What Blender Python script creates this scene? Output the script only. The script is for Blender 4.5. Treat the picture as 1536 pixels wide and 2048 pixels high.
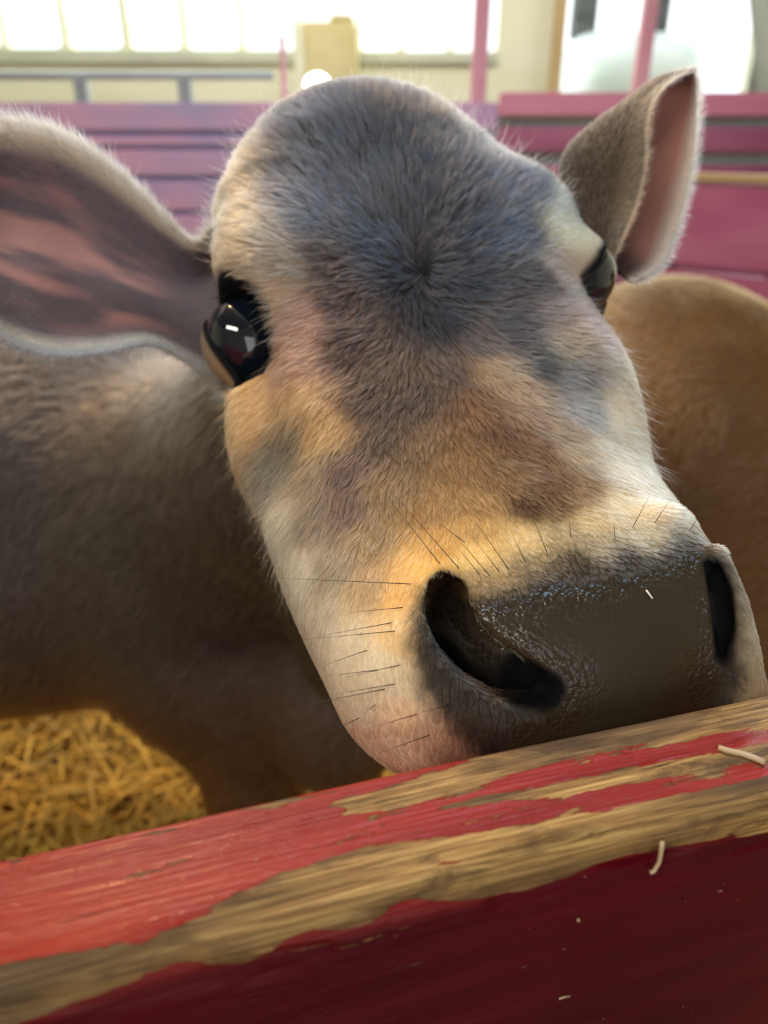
import bpy, math, random
import numpy as np
from mathutils import Vector

rng = np.random.default_rng(7)
random.seed(7)
for o in list(bpy.data.objects):
    bpy.data.objects.remove(o)
SC = bpy.context.scene
COL = SC.collection

# ------------------------------------------------------------------ camera
CAM_Z = 1.20
PITCH = math.radians(27.0)
FPX = 1490.0
cp, sp = math.cos(PITCH), math.sin(PITCH)
cam_d = bpy.data.cameras.new('camera')
cam = bpy.data.objects.new('camera', cam_d)
COL.objects.link(cam)
cam.location = (0, 0, CAM_Z)
cam.rotation_euler = (math.radians(90) - PITCH, 0, 0)
cam_d.sensor_fit = 'VERTICAL'
cam_d.sensor_height = 36.0
cam_d.sensor_width = 27.0
cam_d.lens = FPX / 2048 * 36
cam_d.clip_start = 0.01
cam_d.clip_end = 200
cam_d.dof.use_dof = True
cam_d.dof.focus_distance = 0.262
cam_d.dof.aperture_fstop = 7.5
SC.camera = cam

# ------------------------------------------------------------------ light
SC.view_settings.view_transform = 'Standard'
SC.view_settings.look = 'None'
SC.view_settings.gamma = 1
SC.view_settings.use_curve_mapping = False
SC.view_settings.exposure = 0.13
SC.cycles_curves.shape = 'RIBBONS'
W = bpy.data.worlds.new('sky')
SC.world = W
W.use_nodes = True
bgn = W.node_tree.nodes['Background']
bgn.inputs[0].default_value = (0.93, 0.98, 1.0, 1)
bgn.inputs[1].default_value = 1.9


def area(name, loc, target, sx, sy, power, col):
    d = bpy.data.lights.new(name, 'AREA')
    d.shape = 'RECTANGLE'
    d.size, d.size_y = sx, sy
    d.energy = power
    d.color = col
    o = bpy.data.objects.new(name, d)
    COL.objects.link(o)
    o.location = loc
    o.rotation_euler = (Vector(target) - Vector(loc)).to_track_quat('-Z', 'Y').to_euler()
    return o


area('window_daylight', (-1.2, 6.85, 2.75), (-0.2, 0.5, 0.9), 5.0, 1.4, 160, (0.90, 0.97, 1.0))
area('doorway_daylight', (3.3, 6.0, 2.2), (0.1, 0.4, 1.1), 1.5, 2.0, 120, (0.9, 0.97, 1.0))
area('aisle_fill', (-0.9, -1.3, 2.5), (-0.1, 0.6, 0.8), 1.2, 0.35, 27, (1.0, 0.93, 0.82))  # added fill from behind the camera, no fixture
area('pen_blue_fill', (0.3, 1.3, 3.25), (0.0, 0.5, 1.0), 2.4, 1.0, 46, (0.42, 0.68, 1.0))  # added bluish fill from above for the forehead
area('warm_pen_light', (-0.95, 2.0, 3.2), (-0.1, 0.3, 1.0), 0.36, 0.3, 48, (1.0, 0.62, 0.26))
area('far_fill', (-0.6, 4.6, 3.3), (-0.6, 6.0, 0.8), 4.5, 0.6, 85, (1.0, 0.98, 0.90))  # added fill to brighten the back wall and fences



# ------------------------------------------------------------------ helpers
def c2w(c):
    c = np.asarray(c, float)
    x, y, z = c[..., 0], c[..., 1], c[..., 2]
    return np.stack([x, y * sp - z * cp, CAM_Z + y * cp + z * sp], -1)


def w2c(w):
    w = np.asarray(w)
    x, y, z = w[..., 0], w[..., 1], w[..., 2] - CAM_Z
    return np.stack([x, y * sp + z * cp, -y * cp + z * sp], -1)


def P(px, py, d):
    return c2w(np.array([(px - 768) / FPX * d, (1024 - py) / FPX * d, -d]))


def pix(w):
    c = w2c(w)
    return np.stack([768 + c[..., 0] / -c[..., 2] * FPX, 1024 - c[..., 1] / -c[..., 2] * FPX], -1)


def PY(px, py, Y):
    """point seen at a pixel, on the vertical plane y = Y"""
    d = P(px, py, 1.0) - np.array([0, 0, CAM_Z])
    return np.array([0, 0, CAM_Z]) + d * (Y / d[1])


def PZ(px, py, Z):
    d = P(px, py, 1.0) - np.array([0, 0, CAM_Z])
    return np.array([0, 0, CAM_Z]) + d * ((Z - CAM_Z) / d[2])


def hash3(i, j, k, seed):
    h = (i * 374761393 + j * 668265263 + k * 2147483647 + seed * 974711) & 0xffffffff
    h = ((h ^ (h >> 13)) * 1274126177) & 0xffffffff
    h = (h ^ (h >> 16)) & 0xffff
    return h.astype(np.float64) / 65535.0


def noise(p, scale, seed=0):
    q = np.asarray(p, float) * scale
    f = np.floor(q)
    t = q - f
    t = t * t * (3 - 2 * t)
    i, j, k = [f[..., a].astype(np.int64) for a in range(3)]
    r = 0
    for a in (0, 1):
        for b in (0, 1):
            for c in (0, 1):
                w = (t[..., 0] if a else 1 - t[..., 0]) * (t[..., 1] if b else 1 - t[..., 1]) * (t[..., 2] if c else 1 - t[..., 2])
                r = r + w * hash3(i + a, j + b, k + c, seed)
    return r * 2 - 1


def smin(a, b, k):
    h = np.clip(0.5 + 0.5 * (b - a) / k, 0, 1)
    return b + (a - b) * h - k * h * (1 - h)


def smax(a, b, k):
    return -smin(-a, -b, k)


def ell(p, c, r):
    q = (p - np.asarray(c)) / np.asarray(r)
    l = np.sqrt((q * q).sum(-1)) + 1e-9
    q2 = q / np.asarray(r)
    return l * (l - 1) / (np.sqrt((q2 * q2).sum(-1)) + 1e-9)


def cone(p, a, b, ra, rb):
    a = np.asarray(a, float)
    b = np.asarray(b, float)
    ab = b - a
    t = np.clip(((p - a) @ ab) / (ab @ ab), 0, 1)
    d = p - (a + t[..., None] * ab)
    return np.sqrt((d * d).sum(-1)) - (ra + (rb - ra) * t)


def chain(p, pts, rs, k=0.0):
    r = None
    for i in range(len(pts) - 1):
        c = cone(p, pts[i], pts[i + 1], rs[i], rs[i + 1])
        r = c if r is None else (np.minimum(r, c) if k == 0 else smin(r, c, k))
    return r


def poly2(q, poly):
    """signed distance to polygon, negative inside"""
    poly = np.asarray(poly, float)
    n = len(poly)
    d = np.full(q.shape[:-1], 1e9)
    s = np.zeros(q.shape[:-1], bool)
    for i in range(n):
        a, b = poly[i], poly[(i + 1) % n]
        e = b - a
        w = q - a
        t = np.clip((w @ e) / (e @ e), 0, 1)
        v = w - t[..., None] * e
        d = np.minimum(d, (v * v).sum(-1))
        c = (a[1] > q[..., 1]) != (b[1] > q[..., 1])
        xx = a[0] + (q[..., 1] - a[1]) * e[0] / (e[1] if abs(e[1]) > 1e-12 else 1e-12)
        s ^= c & (q[..., 0] < xx)
    d = np.sqrt(d)
    return np.where(s, -d, d)


def sstep(a, b, x):
    t = np.clip((x - a) / (b - a), 0, 1)
    return t * t * (3 - 2 * t)


def mesh_obj(name, verts, faces, mat=None, parent=None, smooth=True):
    me = bpy.data.meshes.new(name)
    verts = np.asarray(verts, dtype=np.float32)
    if isinstance(faces, np.ndarray):
        nf, k = faces.shape
        me.vertices.add(len(verts))
        me.vertices.foreach_set('co', verts.ravel())
        me.loops.add(nf * k)
        me.loops.foreach_set('vertex_index', faces.astype(np.int32).ravel())
        me.polygons.add(nf)
        me.polygons.foreach_set('loop_start', np.arange(nf, dtype=np.int32) * k)
        me.polygons.foreach_set('loop_total', np.full(nf, k, dtype=np.int32))
        me.update(calc_edges=True)
        me.validate()
    else:
        me.from_pydata([tuple(map(float, v)) for v in verts], [], faces)
        me.update()
    if smooth:
        me.polygons.foreach_set('use_smooth', np.ones(len(me.polygons), bool))
    if mat:
        me.materials.append(mat)
    o = bpy.data.objects.new(name, me)
    COL.objects.link(o)
    if parent:
        o.parent = parent
    return o


def tag(o, label=None, cat=None, group=None, kind=None):
    if label:
        o['label'] = label
    if cat:
        o['category'] = cat
    if group:
        o['group'] = group
    if kind:
        o['kind'] = kind
    return o


def empty(name, loc=(0, 0, 0)):
    o = bpy.data.objects.new(name, None)
    COL.objects.link(o)
    o.location = loc
    o.empty_display_size = 0.05
    return o


def box(name, lo, hi, mat, parent=None, bev=0.004, smooth=False, taper=None):
    lo, hi = np.array(lo, float), np.array(hi, float)
    import bmesh
    bm = bmesh.new()
    bmesh.ops.create_cube(bm, size=1)
    for v in bm.verts:
        v.co = Vector([(lo[i] + hi[i]) / 2 + v.co[i] * (hi[i] - lo[i]) for i in range(3)])
    if bev:
        bmesh.ops.bevel(bm, geom=list(bm.edges), offset=bev, segments=2, affect='EDGES')
    me = bpy.data.meshes.new(name)
    bm.to_mesh(me)
    bm.free()
    me.materials.append(mat)
    o = bpy.data.objects.new(name, me)
    COL.objects.link(o)
    if parent:
        o.parent = parent
    return o


def obox(name, a, b, w, h, mat, parent=None, bev=0.004):
    """beam from a to b, width w (horizontal across), height h (vertical)"""
    a, b = Vector(a), Vector(b)
    L = (b - a).length
    o = box(name, (-L / 2, -w / 2, -h / 2), (L / 2, w / 2, h / 2), mat, None, bev)
    d = (b - a).normalized()
    q = d.to_track_quat('X', 'Z')
    me = o.data
    me.transform(q.to_matrix().to_4x4())
    me.transform(__import__('mathutils').Matrix.Translation((a + b) / 2))
    if parent:
        o.parent = parent
    return o


def tube(name, pts, rs, mat, parent=None, n=8):
    pts = [Vector(p) for p in pts]
    V, F = [], []
    for i, p in enumerate(pts):
        t = (pts[min(i + 1, len(pts) - 1)] - pts[max(i - 1, 0)]).normalized()
        u = t.orthogonal().normalized() if i == 0 else (u - t * u.dot(t)).normalized()
        w = t.cross(u)
        r = rs[i] if hasattr(rs, '__len__') else rs
        for k in range(n):
            a = 2 * math.pi * k / n
            V.append(p + u * (r * math.cos(a)) + w * (r * math.sin(a)))
    for i in range(len(pts) - 1):
        for k in range(n):
            F.append((i * n + k, i * n + (k + 1) % n, (i + 1) * n + (k + 1) % n, (i + 1) * n + k))
    F.append(tuple(range(n))[::-1])
    F.append(tuple(range((len(pts) - 1) * n, len(pts) * n)))
    return mesh_obj(name, [tuple(v) for v in V], F, mat, parent)


# ------------------------------------------------------------------ materials
def newmat(name):
    m = bpy.data.materials.new(name)
    m.use_nodes = True
    nt = m.node_tree
    return m, nt, nt.nodes['Principled BSDF']


def N(nt, t, **kw):
    n = nt.nodes.new(t)
    for k, v in kw.items():
        if k.startswith('i_'):
            n.inputs[k[2:].replace('_', ' ')].default_value = v
        else:
            setattr(n, k, v)
    return n


def paint(name, c1, c2, rough=0.5, scale=(3, 3, 3), bump=0.2, detail=6, dirt=None, ramp=(0.35, 0.65)):
    m, nt, b = newmat(name)
    tc = N(nt, 'ShaderNodeTexCoord')
    mp = N(nt, 'ShaderNodeMapping')
    mp.inputs['Scale'].default_value = scale
    nz = N(nt, 'ShaderNodeTexNoise')
    nz.inputs['Scale'].default_value = 1
    nz.inputs['Detail'].default_value = detail
    nt.links.new(tc.outputs['Object'], mp.inputs[0])
    nt.links.new(mp.outputs[0], nz.inputs['Vector'])
    cr = N(nt, 'ShaderNodeValToRGB')
    cr.color_ramp.elements[0].position = ramp[0]
    cr.color_ramp.elements[1].position = ramp[1]
    cr.color_ramp.elements[0].color = (*c1, 1)
    cr.color_ramp.elements[1].color = (*c2, 1)
    nt.links.new(nz.outputs['Fac'], cr.inputs[0])
    nt.links.new(cr.outputs[0], b.inputs['Base Color'])
    b.inputs['Roughness'].default_value = rough
    bp = N(nt, 'ShaderNodeBump')
    bp.inputs['Strength'].default_value = bump
    bp.inputs['Distance'].default_value = 0.01
    nt.links.new(nz.outputs['Fac'], bp.inputs['Height'])
    nt.links.new(bp.outputs[0], b.inputs['Normal'])
    return m


M_cream = paint('cream_wall_paint', (0.74, 0.73, 0.52), (0.82, 0.81, 0.64), 0.7, (0.6, 0.6, 3))
M_frame = paint('pale_window_frame', (0.50, 0.52, 0.42), (0.6, 0.62, 0.5), 0.6)
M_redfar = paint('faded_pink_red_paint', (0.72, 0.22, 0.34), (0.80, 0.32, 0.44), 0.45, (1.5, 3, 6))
M_purple = paint('haze_tinted_red_paint', (0.44, 0.38, 0.64), (0.74, 0.40, 0.62), 0.5, (2.2, 3, 5))  # lavender haze put into the colour of the red boards
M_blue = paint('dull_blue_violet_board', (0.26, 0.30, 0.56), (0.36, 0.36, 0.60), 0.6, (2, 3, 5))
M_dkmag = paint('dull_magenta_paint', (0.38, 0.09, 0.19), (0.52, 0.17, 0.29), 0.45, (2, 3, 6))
M_galv = paint('grey_galvanised_steel', (0.30, 0.33, 0.34), (0.42, 0.45, 0.45), 0.4, (5, 5, 5))
M_post = paint('pale_pink_red_paint', (0.72, 0.33, 0.40), (0.80, 0.44, 0.50), 0.5, (3, 3, 3))
M_railing = paint('pale_blue_grey_steel', (0.50, 0.56, 0.58), (0.60, 0.66, 0.66), 0.45, (4, 4, 4))
M_dkgrey = paint('dark_grey_timber', (0.06, 0.065, 0.075), (0.12, 0.125, 0.14), 0.7, (2, 2, 8))
M_floor = paint('packed_earth', (0.10, 0.065, 0.03), (0.2, 0.13, 0.06), 0.9, (4, 4, 4))
M_ceil = paint('ceiling_boards', (0.20, 0.17, 0.13), (0.3, 0.26, 0.2), 0.8, (1, 8, 1))
M_white = paint('white_enamel', (0.55, 0.66, 0.66), (0.72, 0.80, 0.80), 0.25, (2, 2, 2))
M_grey = paint('grey_plank', (0.22, 0.24, 0.22), (0.36, 0.37, 0.33), 0.7, (3, 3, 1))
M_yellow = paint('pale_yellow_box', (0.55, 0.46, 0.18), (0.68, 0.60, 0.32), 0.6, (3, 3, 3))
M_orange = paint('pale_pine', (0.42, 0.28, 0.12), (0.55, 0.4, 0.2), 0.6, (3, 3, 1))


# straw
M_straw, nt, b = newmat('straw')
at = N(nt, 'ShaderNodeAttribute', attribute_name='Col')
nt.links.new(at.outputs['Color'], b.inputs['Base Color'])
b.inputs['Roughness'].default_value = 0.45

# bare skin of the calf: coloured per vertex, wet where the attribute says so
M_skin, nt, b = newmat('calf_skin')
at = N(nt, 'ShaderNodeAttribute', attribute_name='Col')
wt = N(nt, 'ShaderNodeAttribute', attribute_name='wet')
nt.links.new(at.outputs['Color'], b.inputs['Base Color'])
mr = N(nt, 'ShaderNodeMapRange')
mr.inputs['To Min'].default_value = 0.75
mr.inputs['To Max'].default_value = 0.20
nt.links.new(wt.outputs['Fac'], mr.inputs['Value'])
nt.links.new(mr.outputs[0], b.inputs['Roughness'])
tc = N(nt, 'ShaderNodeTexCoord')
vo = N(nt, 'ShaderNodeTexVoronoi', feature='F1')
vo.inputs['Scale'].default_value = 520
nz = N(nt, 'ShaderNodeTexNoise')
nz.inputs['Scale'].default_value = 160
nz.inputs['Detail'].default_value = 5
mx = N(nt, 'ShaderNodeVectorMath', operation='ADD')
ms = N(nt, 'ShaderNodeVectorMath', operation='SCALE')
ms.inputs['Scale'].default_value = 0.004
nt.links.new(tc.outputs['Object'], nz.inputs['Vector'])
nt.links.new(nz.outputs['Color'], ms.inputs[0])
nt.links.new(tc.outputs['Object'], mx.inputs[0])
nt.links.new(ms.outputs[0], mx.inputs[1])
nt.links.new(mx.outputs[0], vo.inputs['Vector'])
ad = N(nt, 'ShaderNodeMath', operation='MULTIPLY_ADD')
nt.links.new(vo.outputs['Distance'], ad.inputs[0])
ad.inputs[1].default_value = -0.5
nt.links.new(nz.outputs['Fac'], ad.inputs[2])
bp = N(nt, 'ShaderNodeBump')
bp.inputs['Distance'].default_value = 0.0010
sq_ = N(nt, 'ShaderNodeMath', operation='POWER')
nt.links.new(wt.outputs['Fac'], sq_.inputs[0])
sq_.inputs[1].default_value = 2.2
nt.links.new(sq_.outputs[0], bp.inputs['Strength'])
nt.links.new(ad.outputs[0], bp.inputs['Height'])
nt.links.new(bp.outputs[0], b.inputs['Normal'])
sm_ = N(nt, 'ShaderNodeMath', operation='MULTIPLY_ADD')
nt.links.new(wt.outputs['Fac'], sm_.inputs[0])
sm_.inputs[1].default_value = 0.50
sm_.inputs[2].default_value = 0.02
nt.links.new(sm_.outputs[0], b.inputs['Specular IOR Level'])

# fur
M_fur = bpy.data.materials.new('calf_fur')
M_fur.use_nodes = True
nt = M_fur.node_tree
nt.nodes.remove(nt.nodes['Principled BSDF'])
hb = N(nt, 'ShaderNodeBsdfHairPrincipled', model='CHIANG', parametrization='COLOR')
at = N(nt, 'ShaderNodeAttribute', attribute_name='Col')
nt.links.new(at.outputs['Color'], hb.inputs['Color'])
hb.inputs['Roughness'].default_value = 0.42
hb.inputs['Radial Roughness'].default_value = 0.6
nt.links.new(hb.outputs[0], nt.nodes['Material Output'].inputs[0])

M_eye, nt, b = newmat('eye_gloss')
b.inputs['Base Color'].default_value = (0.006, 0.010, 0.018, 1)
b.inputs['Roughness'].default_value = 0.04
b.inputs['Coat Weight'].default_value = 1.0
b.inputs['Coat Roughness'].default_value = 0.02
M_iris, nt, b = newmat('dark_iris')
b.inputs['Base Color'].default_value = (0.012, 0.02, 0.035, 1)
b.inputs['Roughness'].default_value = 0.15
M_whisk, nt, b = newmat('whisker_dark')
b.inputs['Base Color'].default_value = (0.035, 0.022, 0.015, 1)
b.inputs['Roughness'].default_value = 0.4
M_hoof, nt, b = newmat('hoof_horn')
b.inputs['Base Color'].default_value = (0.03, 0.025, 0.02, 1)

# ------------------------------------------------------------------ the barn
YB = 6.6      # back wall
XL, XR = -4.2, 4.6
YF = -2.2
ZC = 3.4
tag(box('floor', (XL, YF, -0.1), (XR, YB + 0.1, 0.0), M_floor, bev=0), kind='structure')
tag(box('ceiling', (XL, YF, ZC), (XR, YB + 0.1, ZC + 0.1), M_ceil, bev=0), kind='structure')
tag(box('wall_left', (XL - 0.1, YF, 0), (XL, YB + 0.1, ZC), M_cream, bev=0), kind='structure')
tag(box('wall_right', (XR, YF, 0), (XR + 0.1, YB + 0.1, ZC), M_cream, bev=0), kind='structure')
tag(wall_light_block := box('wall_light_block', (XL, YF - 0.1, 0), (0.2, YF, ZC), M_ceil, bev=0), kind='structure')  # unseen wall pieces round an opening, added to cut the front light
tag(box('wall_light_block', (1.7, YF - 0.1, 0), (XR, YF, ZC), M_ceil, bev=0), kind='structure')
tag(box('wall_light_block', (0.2, YF - 0.1, 2.2), (1.7, YF, ZC), M_ceil, bev=0), kind='structure')
# outside ground beyond the wall
tag(box('ground', (-8, YB + 0.2, -0.12), (9, YB + 9, -0.02), M_grey, bev=0), kind='structure')

# back wall as a box minus openings: solid boxes joined in one mesh
def wall_with_openings(name, y0, y1, x0, x1, z0, z1, openings, mat):
    """openings: (xa, xb, za, zb, r) rounded at the bottom corners; built as columns of quads"""
    V, F = [], []

    def addbox(a, b_, c, d):
        i = len(V)
        for (x, y, z) in ((a, y0, c), (b_, y0, c), (b_, y0, d), (a, y0, d), (a, y1, c), (b_, y1, c), (b_, y1, d), (a, y1, d)):
            V.append((x, y, z))
        F.extend([(i, i + 1, i + 2, i + 3), (i + 5, i + 4, i + 7, i + 6), (i + 4, i, i + 3, i + 7), (i + 1, i + 5, i + 6, i + 2), (i + 3, i + 2, i + 6, i + 7), (i + 4, i + 5, i + 1, i)])
    xs = x0
    for (xa, xb, za, zb, r) in sorted(openings):
        if xa > xs:
            addbox(xs, xa, z0, z1)
        if za > z0:
            addbox(xa, xb, z0, za)
        if zb < z1:
            addbox(xa, xb, zb, z1)
        if r > 0:    # corner fillets, bottom left and right
            for s, cx in ((-1, xa), (1, xb)):
                n = 6
                pts = [(cx, za)]
                for k in range(n + 1):
                    a = math.pi / 2 * k / n
                    pts.append((cx - s * (r - r * math.sin(a)), za + r - r * math.cos(a)))
                # fan between the corner and the arc
                i = len(V)
                for yy in (y0, y1):
                    for q in pts:
                        V.append((q[0], yy, q[1]))
                m = len(pts)
                for k in range(1, m - 1):
                    t1 = (i, i + k, i + k + 1)
                    t2 = (i + m, i + m + k + 1, i + m + k)
                    F.append(t1 if s < 0 else t1[::-1])
                    F.append(t2 if s < 0 else t2[::-1])
                    F.append((i + k, i + k + 1, i + m + k + 1, i + m + k))
        xs = xb
    if xs < x1:
        addbox(xs, x1, z0, z1)
    return mesh_obj(name, V, F, mat, smooth=False)


wins = [(-112, 4), (14, 126), (139, 247), (263, 364), (377, 480), (491, 592), (602, 714), (722, 799), (805, 897), (903, 993)]
ops = []
for i, (a, b_) in enumerate(wins):
    A, B = PY(a, 96 + i, YB), PY(b_, 96 + i, YB)
    ops.append((A[0], B[0], A[2], A[2] + 1.35, 0.055))
# further windows of the row to the left, outside the frame
wstep = 0.5
x = ops[0][0] - 0.05
while x - wstep > XL + 0.1:
    ops.append((x - wstep + 0.05, x, ops[0][2], ops[0][3], 0.055))
    x -= wstep
dA, dB = PY(1118, 180, YB), PY(1492, 180, YB)
ops.append((dA[0], dB[0], 0.0, 2.9, 0.0))
tag(wall_with_openings('wall_back', YB, YB + 0.12, XL, XR, 0, ZC, ops, M_cream), kind='structure')
M_glass, nt, b = newmat('window_glass')
nt.nodes.remove(b)
tr = N(nt, 'ShaderNodeBsdfTransparent')
tr.inputs[0].default_value = (0.97, 0.99, 0.98, 1)
gl = N(nt, 'ShaderNodeBsdfGlossy')
gl.inputs['Roughness'].default_value = 0.05
ms_ = N(nt, 'ShaderNodeMixShader')
ms_.inputs[0].default_value = 0.06
nt.links.new(tr.outputs[0], ms_.inputs[1])
nt.links.new(gl.outputs[0], ms_.inputs[2])
nt.links.new(ms_.outputs[0], nt.nodes['Material Output'].inputs[0])
for i, (xa, xb, za, zb, r) in enumerate(sorted(ops)[:-1]):
    w = box('window_%d' % (i + 1), (xa - 0.012, YB - 0.012, za - 0.02), (xb + 0.012, YB + 0.0, za - 0.004), M_frame, bev=0.002)
    tag(w, kind='structure')
    g = box('window_pane', (xa, YB + 0.055, za), (xb, YB + 0.061, zb), M_glass, w, bev=0)
tag(box('trim_1', (XL, YB - 0.05, ops[0][2] - 0.10), (dA[0] - 0.5, YB - 0.012, ops[0][2] - 0.03), M_frame, bev=0.004), kind='structure')
# frame of the doorway
for k, (xa, xb) in enumerate(((dA[0] - 0.09, dA[0]), (dB[0], dB[0] + 0.25))):
    tag(box('trim_%d' % (k + 2), (xa, YB - 0.04, 0), (xb, YB - 0.002, 2.9), M_orange if k == 0 else M_grey, bev=0.004), kind='structure')

# grey plank leaning at the right edge of the doorway
pl = obox('plank', PY(1560, 420, 5.2), PY(1512, -160, 5.2), 0.30, 0.03, M_grey, bev=0.004)
tag(pl, 'wide grey plank standing upright at the right edge beside the bright doorway', 'plank')

# white milk tank in the doorway
tk = empty('milk_tank', (PY(1255, 130, 7.6)[0], 7.6, 0))
tag(tk, 'white milk tank with dark hatches seen through the doorway behind the right ear', 'tank')
a, b_ = PY(1128, 130, 7.6), PY(1392, 130, 7.6)
zt = PY(1255, 62, 7.6)[2]
rr = 0.44
cx = (a[0] + b_[0]) / 2
hw = (b_[0] - a[0]) / 2
pts = []
rs = []
for k in range(13):
    u = -1 + 2 * k / 12
    pts.append((u * hw, 0, zt - rr))
    rs.append(rr * (1 - abs(u) ** 8 * 0.35))
tube('tank_shell', pts, rs, M_white, tk, 40)
for sx in (-1, 1):
    for sy in (-1, 1):
        box('leg', (sx * hw * 0.7 - 0.04, sy * 0.25 - 0.04, 0 - 0.02), (sx * hw * 0.7 + 0.04, sy * 0.25 + 0.04, zt - rr * 1.6), M_galv, tk)
for (q0, q1) in ((1150, 1203), (1302, 1350)):
    A, B = PY(q0, 46, 7.5), PY(q1, -40, 7.5)
    box('dark_hatch', (A[0] - tk.location[0], -0.1, zt - 0.05), (B[0] - tk.location[0], 0.1, zt + 0.75), M_dkgrey, tk)


# ------------------------------------------------------------------ fences inside
def post(name, px, ytop, Y, w, mat, label, cat='post', point=False, z0=0.0):
    t = PY(px, ytop, Y)
    zt_ = min(t[2], ZC)
    o = box(name, (t[0] - w / 2, Y - w / 2, z0), (t[0] + w / 2, Y + w / 2, zt_), mat, bev=0.006)
    if point:
        import bmesh
        bm = bmesh.new()
        bm.from_mesh(o.data)
        for v in bm.verts:
            if v.co.z > zt_ - 0.02:
                v.co.x = t[0] + (v.co.x - t[0]) * 0.2
                v.co.z += 0.04
        bm.to_mesh(o.data)
        bm.free()
    tag(o, label, cat)
    return o


# far fence, left of the head: purple-red boards
def board_fence(name, Y, px0, px1, bands, mats, label, depth=0.03, posts=(), postmat=None, gapmat=None):
    f = empty(name, (PY((px0 + px1) / 2, 500, Y)[0], Y, 0))
    ox = f.location[0]
    for (ya, yb), m in zip(bands, mats):
        A, B = PY(px0, ya, Y), PY(px1, yb, Y)
        dz = 0.0
        box('board', (PY(px0, 300, Y)[0] - ox, -depth / 2, B[2]), (PY(px1, 300, Y)[0] - ox, depth / 2, A[2]), m, f, bev=0.005)
    for (ya, yb), (yc, yd) in zip(bands[:-1], bands[1:]):
        A, B = PY(px0, yb - 3, Y), PY(px1, yc + 3, Y)
        box('backing_strip', (PY(px0, 300, Y)[0] - ox, depth / 2 - 0.012, B[2]), (PY(px1, 300, Y)[0] - ox, depth / 2 - 0.002, A[2]), gapmat or M_grey, f, bev=0.003)
    for q in posts:
        X = PY(q, 300, Y)[0] - ox
        box('post', (X - 0.045, depth / 2, 0), (X + 0.045, depth / 2 + 0.09, PY(q, bands[0][0] + 6, Y)[2]), postmat, f, bev=0.006)
    tag(f, label, 'fence')
    return f


YL = 2.75
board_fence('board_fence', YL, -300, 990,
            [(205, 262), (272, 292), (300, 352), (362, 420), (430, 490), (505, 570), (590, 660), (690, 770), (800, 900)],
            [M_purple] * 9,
            'haze-tinted purple-red board fence across the pen behind the left ear', posts=(-250, 195, 640), postmat=M_purple, gapmat=M_blue)
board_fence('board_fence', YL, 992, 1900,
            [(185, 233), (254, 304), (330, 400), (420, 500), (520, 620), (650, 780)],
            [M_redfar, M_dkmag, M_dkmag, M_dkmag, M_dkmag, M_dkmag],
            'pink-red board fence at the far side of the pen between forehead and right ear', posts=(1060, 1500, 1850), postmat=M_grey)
# nearer solid gate on the right
g0, g1 = P(1330, 317, 1.75), P(1700, 385, 1.55)
g1[2] = g0[2] = (g0[2] + g1[2]) / 2
gt = empty('wooden_gate', tuple((g0 + g1) / 2 * np.array([1, 1, 0])))
gl_ = Vector(gt.location)
tag(gt, 'dull magenta plank gate with a pale top edge behind the brown calf at right', 'gate')
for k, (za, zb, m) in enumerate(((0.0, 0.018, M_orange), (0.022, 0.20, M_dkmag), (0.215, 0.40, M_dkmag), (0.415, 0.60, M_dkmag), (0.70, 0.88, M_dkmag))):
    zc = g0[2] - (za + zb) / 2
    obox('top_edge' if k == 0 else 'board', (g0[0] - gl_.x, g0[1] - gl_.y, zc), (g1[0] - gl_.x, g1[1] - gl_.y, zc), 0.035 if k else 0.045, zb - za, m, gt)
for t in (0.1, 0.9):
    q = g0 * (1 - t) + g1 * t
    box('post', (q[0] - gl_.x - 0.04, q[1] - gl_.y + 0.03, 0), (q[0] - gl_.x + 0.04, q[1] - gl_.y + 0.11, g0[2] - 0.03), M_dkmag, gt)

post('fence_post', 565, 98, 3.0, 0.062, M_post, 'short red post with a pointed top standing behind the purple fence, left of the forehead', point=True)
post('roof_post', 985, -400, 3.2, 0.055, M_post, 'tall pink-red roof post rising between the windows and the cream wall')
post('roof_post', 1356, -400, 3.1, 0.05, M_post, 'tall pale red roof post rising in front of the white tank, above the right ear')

# grey pipe railing beyond the fence
YR = 4.3
rl = empty('pipe_railing', (PY(200, 150, YR)[0], YR, 0))
tag(rl, 'grey pipe railing below the windows at upper left', 'railing')
A, B = PY(-350, 151, YR), PY(548, 151, YR)
tube('rail', [(A[0] - rl.location[0], 0, A[2]), (B[0] - rl.location[0], 0, A[2])], 0.021, M_railing, rl, 12)
for q in (-260, -50, 160, 368):
    X = PY(q, 151, YR)[0] - rl.location[0]
    box('post', (X - 0.032, -0.03, 0), (X + 0.032, 0.03, A[2]), M_railing, rl, bev=0.004)

# pale yellow box on the ledge, in front of the windows
A, B = PY(600, 50, 6.2), PY(716, 210, 6.2)
yb = empty('feed_box', ((A[0] + B[0]) / 2, 6.2, 0))
ox = yb.location[0]
box('cabinet', (A[0] - ox, -0.2, 0), (B[0] - ox, 0.2, A[2]), M_yellow, yb, bev=0.02)
box('lid', (A[0] - ox + 0.22, -0.19, A[2]), (B[0] - ox - 0.02, 0.17, A[2] + 0.04), M_yellow, yb, bev=0.012)
box('side_board', (A[0] - ox - 0.03, -0.23, 0), (A[0] - ox + 0.04, -0.16, A[2] - 0.02), M_cream, yb, bev=0.006)
tag(yb, 'pale yellow feed cabinet standing against the windows above the forehead', 'cabinet')
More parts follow.
